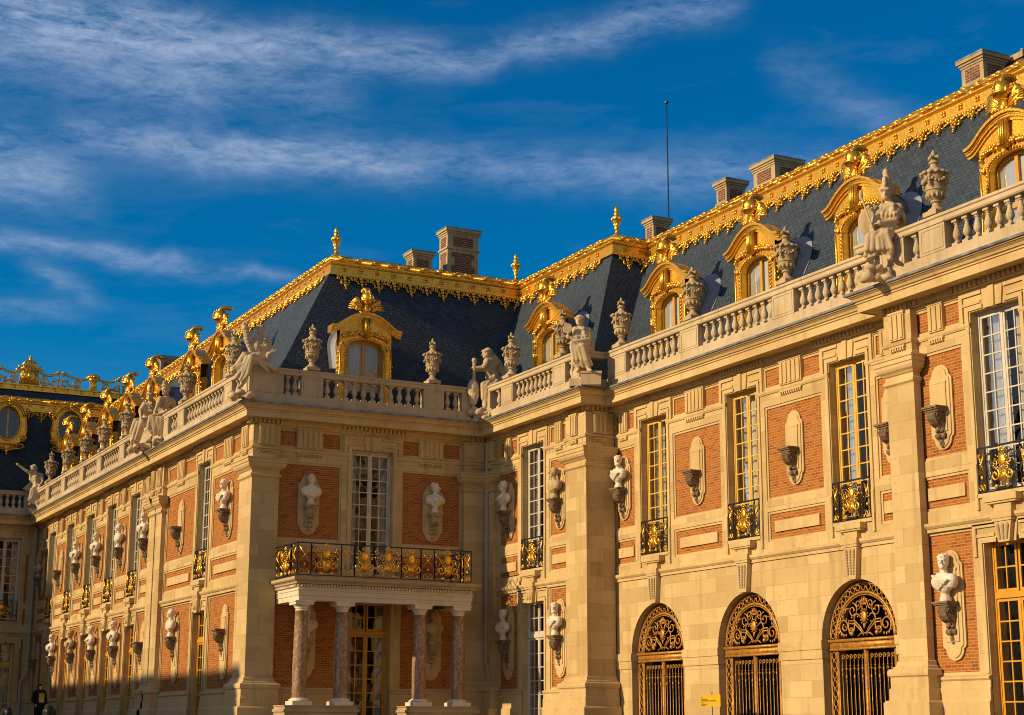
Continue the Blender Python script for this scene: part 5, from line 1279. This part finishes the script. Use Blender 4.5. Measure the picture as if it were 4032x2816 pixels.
# 2 helmeted man and woman side by side on the left wing
p = dict(head=(.22, -.1, 2.62), neck=(.26, .0, 2.34), shl=(.0, -.12, 2.20), shr=(.52, .08, 2.18), pelvis=(.25, .0, 1.42), ell=(-.1, -.34, 1.84), hal=(-.2, -.5, 1.55), elr=(.62, -.1, 1.75), har=(.3, -.42, 1.62), knl=(-.28, -.45, 1.22), knr=(.12, -.5, 1.15), anl=(-.30, -.50, .45), anr=(.1, -.5, .38), look=(-.8, -.7, 0), hipl=(-.1, -.1, 0), hipr=(.12, -.1, 0), folds=16, mantle=1, seed=8)
P = figure(p, False, 3); P.append(('e', (.22, -.1, 2.78), (.24, .24, .05), None)); P += rocks(.0, -.35, .5, .3, 14, 6)
statue('seated_statue', (18.98, 70.6, 13.5), 15.2, P, 'seated stone man in brimmed helmet, right of the statue pair')
p = dict(head=(-.02, -.1, 2.66), neck=(.02, -.04, 2.38), shl=(-.24, -.1, 2.24), shr=(.24, .0, 2.22), pelvis=(.0, .02, 1.5), ell=(-.42, -.3, 1.88), hal=(-.35, -.5, 1.5), elr=(.3, -.25, 1.85), har=(.0, -.45, 2.05), knl=(-.55, -.4, 1.32), knr=(-.3, -.5, 1.22), anl=(-.72, -.45, .5), anr=(-.5, -.5, .3), look=(-.3, -1, 0), hipl=(-.12, -.1, 0), hipr=(.1, -.1, 0), folds=18, mantle=1, seed=9)
P = figure(p, True, 4); P += rocks(-.4, -.35, .45, .3, 12, 7); P.append(('c', (-.3, -.5, 1.45), (-.75, -.45, .3), .05, .04))
statue('seated_statue', (18.98, 72.3, 13.5), 14.8, P, 'seated stone woman with chin on hand, left of the statue pair')
# 3 far corner, in shade: winged figure reaching out to the left
p = dict(head=(-.25, -.1, 2.75), neck=(-.12, -.02, 2.48), shl=(-.34, -.05, 2.34), shr=(.18, .0, 2.32), pelvis=(.02, .0, 1.55), ell=(-.72, -.15, 2.56), hal=(-1.15, -.2, 2.85), elr=(.32, -.2, 1.9), har=(.15, -.4, 1.6), knl=(-.15, -.45, 1.3), knr=(.22, -.45, 1.3), anl=(-.35, -.35, .55), anr=(.1, -.35, .45), look=(-.9, -.5, 0), folds=14, mantle=1, seed=12)
P = figure(p, False)
for i in range(9): P.append(('c', (.1, .2, 2.3), (-.75 + .11 * i, .3, 1.5 - .05 * i), .07, .05))
P += rocks(.0, -.2, .4, .35, 12, 9); P.append(('e', (.15, -.35, .75), (.3, .2, .38), None))
statue('winged_statue', (19.05, 97.0, 13.5), 11.0, P, 'shaded winged statue with an outstretched arm at the far left corner', vox=.034)
# 4 inner corner above the portico's right end, in profile with a tall vessel
p = dict(head=(.0, -.05, 2.78), neck=(.12, .0, 2.52), shl=(.0, -.18, 2.38), shr=(.36, .05, 2.36), pelvis=(.26, .0, 1.62), ell=(-.1, -.32, 2.10), hal=(-.46, -.34, 2.08), elr=(.15, -.2, 2.02), har=(-.36, -.26, 2.02), knl=(-.02, -.42, 1.34), knr=(.22, -.40, 1.28), anl=(.0, -.36, .52), anr=(.16, -.42, .46), look=(-1, -.45, -.1), toel=(-.2, -.12, -.06), folds=16, seed=15, hipl=(-.1, -.1, 0), hipr=(.1, -.05, 0))
P = figure(p)
for i in range(8): P.append(('c', (.12, .06, 2.85 - .04 * i), (.50 + .03 * i, .12, 2.4 - .10 * i), .06, .05))
P += [('c', (-.46, -.34, 1.5), (-.44, -.34, 2.3), .05, .07), ('e', (-.45, -.34, 2.36), (.10, .10, .12), None), ('e', (-.48, -.3, 1.25), (.22, .2, .42), None), ('c', (-.48, -.3, .75), (-.46, -.3, 1.0), .14, .2)] + rocks(-.25, -.25, .38, .55, 18, 10)
S4 = statue('seated_statue', (29.05, 58.28, 13.5), 26.4, P, 'stone woman in profile leaning on a tall vessel above the portico end')
S4.scale = (1.14, 1.14, 1.06)
# 5 corner of the one-bay wing: woman with a round hand mirror
p = dict(head=(-.04, -.08, 2.58), neck=(.03, -.02, 2.30), shl=(-.20, -.05, 2.18), shr=(.28, .03, 2.18), pelvis=(.10, .0, 1.50), ell=(-.14, -.30, 1.72), hal=(-.46, -.34, 1.86), elr=(.30, -.2, 1.80), har=(-.32, -.42, 1.62), knl=(-.26, -.48, 1.42), knr=(.06, -.54, 1.36), anl=(-.10, -.36, .62), anr=(.30, -.46, .58), look=(-.25, -1, 0), toer=(.06, -.26, -.06), folds=18, mantle=1, seed=21)
P = figure(p); P += [('c', (-.46, -.36, 1.78), (-.47, -.36, 2.02), .03, .03), ('c', (-.28, -.38, 1.35), (-.30, -.34, .62), .09, .05), ('c', (-.2, -.42, 1.3), (-.12, -.36, .55), .08, .06)]
e_ = MB(); e_.prism(L0, [(-.47 + .14 * cos(i * pi / 9), 2.16 + .17 * sin(i * pi / 9)) for i in range(18)], .33, .38); e_.tube([(-.47 + .14 * cos(i * pi / 9), -.36, 2.16 + .17 * sin(i * pi / 9)) for i in range(18)], .028, 6, True)
b_ = MB(); b_.box(L0, .0, .72, -.05, .62, .03, .50); b_.box(L0, -.03, .75, -.05, .65, .44, .52); b_.box(L0, -.42, .0, .0, .4, .03, .30); b_.box(L0, -.1, .35, -.5, -.02, .5, 1.35)
statue('seated_statue', (28.95, 50.42, 13.5), 29.9, P, 'seated stone woman holding up a round hand mirror', extra=[('mirror', e_), ('plinth', b_)])
# 6 warrior woman with plumed helmet, spear and shield, on the nearest wing
p = dict(head=(-.02, -.06, 2.62), neck=(.06, -.01, 2.32), shl=(-.15, -.08, 2.18), shr=(.33, .03, 2.16), pelvis=(.02, .0, 1.54), ell=(-.35, -.28, 1.80), hal=(-.42, -.4, 1.55), elr=(.20, -.22, 1.72), har=(-.22, -.44, 1.62), knl=(-.46, -.42, 1.14), knr=(-.08, -.50, 1.18), anl=(-.50, -.40, .62), anr=(.02, -.40, .60), look=(-.1, -1, 0), toel=(-.12, -.22, -.08), folds=20, mantle=1, seed=33)
P = figure(p, True, 4)
for i in range(8): a = i / 7; P.append(('e', (.02 + .12 * a, .05 + .07 * a, 3.14 - .55 * a + .06), (.10, .13, .14), None))
for i in range(5): P.append(('c', (.30, .06, 2.25), (.46, -.02 + .05 * i, 1.85 - .05 * i), .09, .07))
P += rocks(-.42, -.3, .38, .45, 18, 30)
e_ = MB(); e_.tube([(-.66, -.46, 2.35), (-.60, -.47, 2.12), (-.36, -.5, 1.30)], [.028, .028, .028], 7); e_.ell((-.685, -.455, 2.44), (.06, .035, .17), 8, 6)
s_ = MB(); s_.ell((-.50, -.26, 1.72), (.30, .07, .42), 16, 9)
for i in range(10): s_.ell((-.42 + .09 * cos(i * 2.4) - .0, -.28, 2.12 + .07 * sin(i * 2.4)), (.06, .05, .05), 6, 4)
statue('seated_statue', (29.28, 33.85, 13.5), 40.6, P, 'stone warrior woman with plumed helmet, spear and shield', extra=[('spear', e_), ('shield', s_)])

# ------------------------------------------------------------------ small things
def person_mesh(label, at, rz, coat, z_top=1.62, print_=False, arm_up=False):
    r = empty('person', at, rz, label, 'person', 'people in the court'); s = z_top / 1.65
    q = lambda *a: tuple(x * s for x in a)
    P = [('c', q(0, 0, .86), q(0, 0, 1.2), .15 * s, .17 * s), ('c', q(-.15, 0, 1.33), q(.15, 0, 1.33), .085 * s, .085 * s), ('c', q(0, 0, 1.35), q(0, -.01, 1.5), .055 * s, .05 * s), ('e', q(0, -.01, 1.53), q(.078, .095, .115)), ('e', q(0, -.085, 1.50), q(.02, .03, .03)), ('e', q(0, -.05, 1.45), q(.05, .05, .05))]
    for k in (-1, 1):
        P += [('c', q(k * .09, 0, .86), q(k * .10, -.02, .47), .095 * s, .07 * s), ('c', q(k * .10, -.02, .47), q(k * .10, .0, .08), .068 * s, .045 * s), ('c', q(k * .10, .02, .05), q(k * .11, -.16, .035), .045 * s, .035 * s)]
        el = q(k * .25, .02, 1.06); ha = q(k * .22, -.16, .86); P += [('c', q(k * .18, 0, 1.32), el, .06 * s, .048 * s), ('c', el, ha, .046 * s, .034 * s), ('e', ha, q(.035, .05, .05))]
        for i in range(5): P.append(('c', (ha[0] + (i - 2) * .014, ha[1] - .03, ha[2] - .03), (ha[0] + (i - 2) * .016 - (k * .02 if i == 0 else 0), ha[1] - .06, ha[2] - .085 + .012 * abs(i - 2)), .010, .008))
    b = melt('body', P, .014, 'skin', r, 2)
    C = [('c', q(0, 0, .80), q(0, 0, 1.22), .19 * s, .195 * s), ('c', q(-.15, 0, 1.33), q(.15, 0, 1.33), .105 * s, .105 * s), ('c', q(0, 0, 1.38), q(0, -.01, 1.43), .075 * s, .068 * s)]
    for k in (-1, 1): C += [('c', q(k * .18, 0, 1.32), q(k * .26, .02, 1.06), .085 * s, .07 * s), ('c', q(k * .26, .02, 1.06), q(k * .225, -.14, .88), .068 * s, .055 * s), ('c', q(k * .09, 0, .84), q(k * .10, -.02, .47), .115 * s, .09 * s), ('c', q(k * .10, -.02, .47), q(k * .10, .0, .12), .085 * s, .07 * s)]
    melt('coat', C, .018, coat, r, 3)
    H = [('e', q(0, .02, 1.57), q(.098, .11, .10)), ('c', q(0, .07, 1.55), q(0, .08, 1.34), .09 * s, .06 * s)] + [('c', q(k * .085, .02, 1.57), q(k * .095, .0, 1.36), .04 * s, .03 * s) for k in (-1, 1)] + [('c', q(-.05, -.075, 1.615), q(.05, -.075, 1.615), .03 * s, .03 * s)]
    melt('hair', H, .014, 'hair', r, 2)
    if print_:
        m = MB()
        for x, z, w, h in ((0, 1.12, .10, .17), (.02, 1.26, .05, .05)): m.box(L0, x - w, x + w, .165, .212, z - h, z + h)
        o = m.build('printed_panel', 'print_yellow', r)
    return r
person_mesh('long haired person in a black top with a yellow print', (13.6, 66, 1.46), rad(12), 'black_cloth', 1.66, True)
person_mesh('person in black cut by the bottom edge, in front of the yellow print', (7.05, 33.2, .20), rad(160), 'black_cloth', 1.74)
person_mesh('dark haired person at the bottom left corner, only the head showing', (6.95, 37, .20), rad(200), 'blue_cloth', 1.74)

s = empty('wayfinding_sign', (29.4, 43.25, .1), 0, 'yellow sign board with arrow on a thin post between the first two arches', 'sign')
f = lambda u, d, z: (-d, -u, z)
m = MB(); m.box(f, -.56, .56, 0, .03, 2.08, 2.44); m.build('board', 'sign_yellow', s)
m = MB(); m.tube([(.03, 0, 0), (.03, 0, 2.53)], .028, 8); m.build('post', 'steel', s)
m = MB(); m.prism(f, [(-.49, 2.355), (-.455, 2.385), (-.44, 2.385), (-.46, 2.36), (-.39, 2.36), (-.39, 2.35), (-.46, 2.35), (-.44, 2.325), (-.455, 2.325)], .03, .034)
m.build('arrow', 'sign_ink', s)
for txt, z, sz in (('APPARTEMENTS', 2.285, .047), ('APPARTEMENTS DE MESDAMES', 2.235, .058), ('Mesdames', 2.185, .04), ('Mesdames apartments', 2.145, .04), ('Apartamentos', 2.105, .04)):
    cu = bpy.data.curves.new('lettering', 'FONT'); cu.body = txt; cu.size = sz; cu.extrude = .001
    t = bpy.data.objects.new('tmp', cu); col.objects.link(t); bpy.context.view_layer.update()
    me = bpy.data.meshes.new_from_object(t.evaluated_get(bpy.context.evaluated_depsgraph_get())); bpy.data.objects.remove(t)
    o = bpy.data.objects.new('lettering', me); col.objects.link(o); me.materials.clear(); me.materials.append(M['sign_ink']); o.parent = s
    o.rotation_euler = (pi / 2, 0, -pi / 2); o.location = (-.033, .49, z)
# lightning mast behind the arcade roof, two thin masts far behind the closing front
m = MB(); m.tube([(0, 0, 0), (0, 0, 8.0)], [.034, .024], 7)

m.ell((0, 0, 8.02), (.10, .10, .08), 8, 5); o = put(m.build('roof_mast', 'iron'), (38, 58.3, 20.9)); tag(o, 'tall thin mast with a dark ball on top, rising behind the arcade roof', 'mast')
m = MB(); m.tube([(0, 0, 0), (0, 0, 16)], .12, 6); m.tube([(-.8, 0, 14.6), (.5, 0, 14.6)], .12, 5); m.tube([(.55, .3, 0), (.55, .3, 13)], .2, 6); m.tube([(1.0, 0, 0), (1.0, 0, 14.6), (.4, 0, 14.8)], .1, 6)
o = put(m.build('crane_mast', 'lead'), (28.0, 142, 14.2)); tag(o, 'small pale crane mast far behind the gilded openwork', 'mast')

# ------------------------------------------------------------------ ground
m = MB(); gx, gy = [-400, -60, -20, 19, 31, 400], [-300, -40, 4, 38, 60, 400]; H_ = lambda x, y: .2 * max(0, min(1, (y - 4) / 34)) - .02
for i in range(5):
    for j in range(5): a, b, c, d = gx[i], gx[i + 1], gy[j], gy[j + 1]; m.quad((a, c, H_(a, c)), (b, c, H_(b, c)), (b, d, H_(b, d)), (a, d, H_(a, d)))
tag(m.build('courtyard_paving', 'paving'), kind='structure')
m = MB()
for i in range(8): m.box(lambda u, d, z: (u, 60 + .38 * i - d, z), -20.4, 19.45, -38.2 + .38 * i, 0, .12 + .17 * i, .17 * (i + 1) + .10)
tag(m.build('marble_court_steps', 'paving'), kind='structure')

# ------------------------------------------------------------------ sky, sun, camera
SUN_EL, SUN_AZ = 22., -82.5            # azimuth from +Y towards +X
w = bpy.data.worlds.new('World'); sc.world = w; w.use_nodes = True; t = NT(w.node_tree); w.node_tree.nodes.clear()
out = t.n('ShaderNodeOutputWorld'); bg = t.n('ShaderNodeBackground'); sky = t.n('ShaderNodeTexSky'); sky.sky_type = 'NISHITA'; sky.sun_disc = False
sky.sun_elevation = rad(SUN_EL); sky.sun_rotation = rad(SUN_AZ); sky.air_density = 1.0; sky.dust_density = .2; sky.ozone_density = 4.0; sky.altitude = 100
tc = t.n('ShaderNodeTexCoord'); sp = t.n('ShaderNodeSeparateXYZ'); t.l(tc.outputs['Generated'], sp.inputs[0])
az = t.math('MULTIPLY', t.math('ARCTAN2', sp.outputs[0], sp.outputs[1]), 57.29578); el = t.math('MULTIPLY', t.math('ARCSINE', sp.outputs[2]), 57.29578)
cv = t.n('ShaderNodeCombineXYZ'); t.l(az, cv.inputs[0]); t.l(el, cv.inputs[1])
def cloudnoise(rot, sx, sy, scale, detail=7, rough=.62, dist=.6):
    mp = t.n('ShaderNodeMapping'); mp.inputs['Rotation'].default_value = (0, 0, rad(rot)); mp.inputs['Scale'].default_value = (sx, sy, 1); t.l(cv.outputs[0], mp.inputs[0]); return t.noise(mp.outputs[0], scale, detail, rough, dist)
wob = cloudnoise(0, 1, 1, .22, 3); big = cloudnoise(8, .10, .42, 1., 8, .66, .35); fine = cloudnoise(-6, .45, 1.5, 1., 7, .68, .6); fib = cloudnoise(-14, 1.1, 3.2, 1., 7, .7, .8)
elw = t.math('ADD', el, t.math('MULTIPLY', t.math('SUBTRACT', wob, .5), 1.6))
tot = None
#   az0   az1   el at az0, el at az1, half width, strength
for a0, a1, e0, e1, hw, k in ((2, 25, 23.9, 23.0, .75, .85), (24.5, 36, 22.8, 24.8, .55, .75), (6, 22, 23.4, 21.4, 1.1, .42), (11, 42, 19.7, 18.7, .75, .62), (14, 24, 19.8, 19.3, .4, .40), (2, 16.5, 15.9, 15.5, .32, .75), (16.6, 20, 15.3, 15.2, .24, .50), (2, 12, 14.1, 13.7, .35, .55), (10.3, 12.8, 15.0, 14.1, .30, .55), (4, 12.5, 21.2, 17.6, 1.1, .62), (3, 11, 18.6, 17.5, 1.0, .5), (1, 17, 23.2, 21.8, 1.7, .42), (37, 43, 22.6, 19.0, .8, .30), (-160, 2, 22, 20, 5, .5), (50, 190, 22, 24, 5, .5)):
    c = t.math('ADD', t.math('MULTIPLY', az, (e1 - e0) / (a1 - a0)), e0 - a0 * (e1 - e0) / (a1 - a0))
    q = t.math('DIVIDE', t.math('SUBTRACT', elw, c), hw); g = t.math('EXPONENT', t.math('MULTIPLY', t.math('MULTIPLY', q, q), -1.))
    mr = t.n('ShaderNodeMapRange'); mr.interpolation_type = 'SMOOTHSTEP'; t.l(az, mr.inputs[0]); mr.inputs[1].default_value = a0 - .8; mr.inputs[2].default_value = a0 + 1.2
    mr2 = t.n('ShaderNodeMapRange'); mr2.interpolation_type = 'SMOOTHSTEP'; t.l(az, mr2.inputs[0]); mr2.inputs[1].default_value = a1 + .8; mr2.inputs[2].default_value = a1 - 1.6
    v = t.math('MULTIPLY', t.math('MULTIPLY', g, k), t.math('MULTIPLY', mr.outputs[0], mr2.outputs[0])); tot = v if tot is None else t.math('ADD', tot, v)
nz = t.math('ADD', t.math('ADD', t.math('MULTIPLY', big, .9), t.math('MULTIPLY', fine, 1.0)), t.math('MULTIPLY', fib, .8))
veil = t.math('MULTIPLY', t.math('SUBTRACT', big, .50, clamp=True), .5)
cl = t.math('ADD', t.math('MULTIPLY', tot, t.math('MULTIPLY', t.math('SUBTRACT', nz, 1.0, clamp=True), 1.55)), veil, clamp=True)
vd = t.n('ShaderNodeVectorMath'); vd.operation = 'DOT_PRODUCT'; t.l(tc.outputs['Generated'], vd.inputs[0]); vd.inputs[1].default_value = (-.80, -.58, .12)
def ss(x, a, b, lo=0., hi=1.):
    m_ = t.n('ShaderNodeMapRange'); m_.interpolation_type = 'SMOOTHSTEP'; t.l(x, m_.inputs[0])
    for i_, v_ in enumerate((a, b, lo, hi)): m_.inputs[i_ + 1].default_value = v_
    return m_.outputs[0]
# deep blue away from the sun, pale warm haze added out of view as fill
hs = t.n('ShaderNodeHueSaturation'); t.l(ss(vd.outputs[1], -.55, .2, 1.48, 1.0), hs.inputs['Saturation']); t.l(sky.outputs[0], hs.inputs['Color'])
warm = t.math('MULTIPLY', ss(vd.outputs[1], -.55, .55), ss(el, 62., 4.)); warm = t.math('MULTIPLY', warm, t.math('ADD', .45, t.math('MULTIPLY', big, .7)), clamp=True)
pale = t.math('MULTIPLY', ss(az, 4., -14.), ss(el, 34., 6.)); pale = t.math('MULTIPLY', pale, ss(az, -150., -100.))  # unseen pale haze, added for the window panes to reflect
base = t.mix(t.math('MULTIPLY', pale, .52), t.mix(t.math('MULTIPLY', warm, .30), hs.outputs[0], (6.2, 4.4, 2.6)), (7.0, 6.4, 6.2))
c = t.mix(t.math('MULTIPLY', cl, .74), base, (4.0, 5.0, 7.0)); t.l(c, bg.inputs[0]); bg.inputs[1].default_value = .102; t.l(bg.outputs[0], out.inputs[0])

sl = bpy.data.lights.new('sun', 'SUN'); sl.energy = 4.9; sl.angle = rad(.5); sl.color = (1., .755, .44)
so = bpy.data.objects.new('sun', sl); col.objects.link(so)
d = Vector((sin(rad(SUN_AZ)) * cos(rad(SUN_EL)), cos(rad(SUN_AZ)) * cos(rad(SUN_EL)), sin(rad(SUN_EL)))); so.rotation_euler = d.to_track_quat('Z', 'Y').to_euler(); so.location = d * 100

cam = bpy.data.cameras.new('camera'); co = bpy.data.objects.new('camera', cam); col.objects.link(co); sc.camera = co
cam.sensor_width = 36.; cam.lens = 6444.98 / 4032 * 36; cam.clip_start = .1; cam.clip_end = 3000
yaw, pitch, roll = .4781, .2210, .0026
F_ = Vector((sin(yaw) * cos(pitch), cos(yaw) * cos(pitch), sin(pitch))); R_ = Vector((cos(yaw), -sin(yaw), 0)); U_ = R_.cross(F_)
R2 = R_ * cos(roll) + U_ * sin(roll); U2 = -R_ * sin(roll) + U_ * cos(roll)
co.matrix_world = Matrix(((R2.x, U2.x, -F_.x, 0), (R2.y, U2.y, -F_.y, 0), (R2.z, U2.z, -F_.z, 1.6), (0, 0, 0, 1)))
sc.view_settings.view_transform = 'Standard'; sc.view_settings.look = 'None'; sc.view_settings.exposure = 0.; sc.view_settings.gamma = 1.; sc.view_settings.use_curve_mapping = False
sc.render.engine = 'CYCLES'; sc.cycles.max_bounces = 8; sc.cycles.diffuse_bounces = 4; sc.cycles.glossy_bounces = 3; sc.cycles.transparent_max_bounces = 12; sc.cycles.caustics_reflective = False; sc.cycles.caustics_refractive = False
sc.cycles.use_denoising = True; sc.cycles.filter_width = 1.05
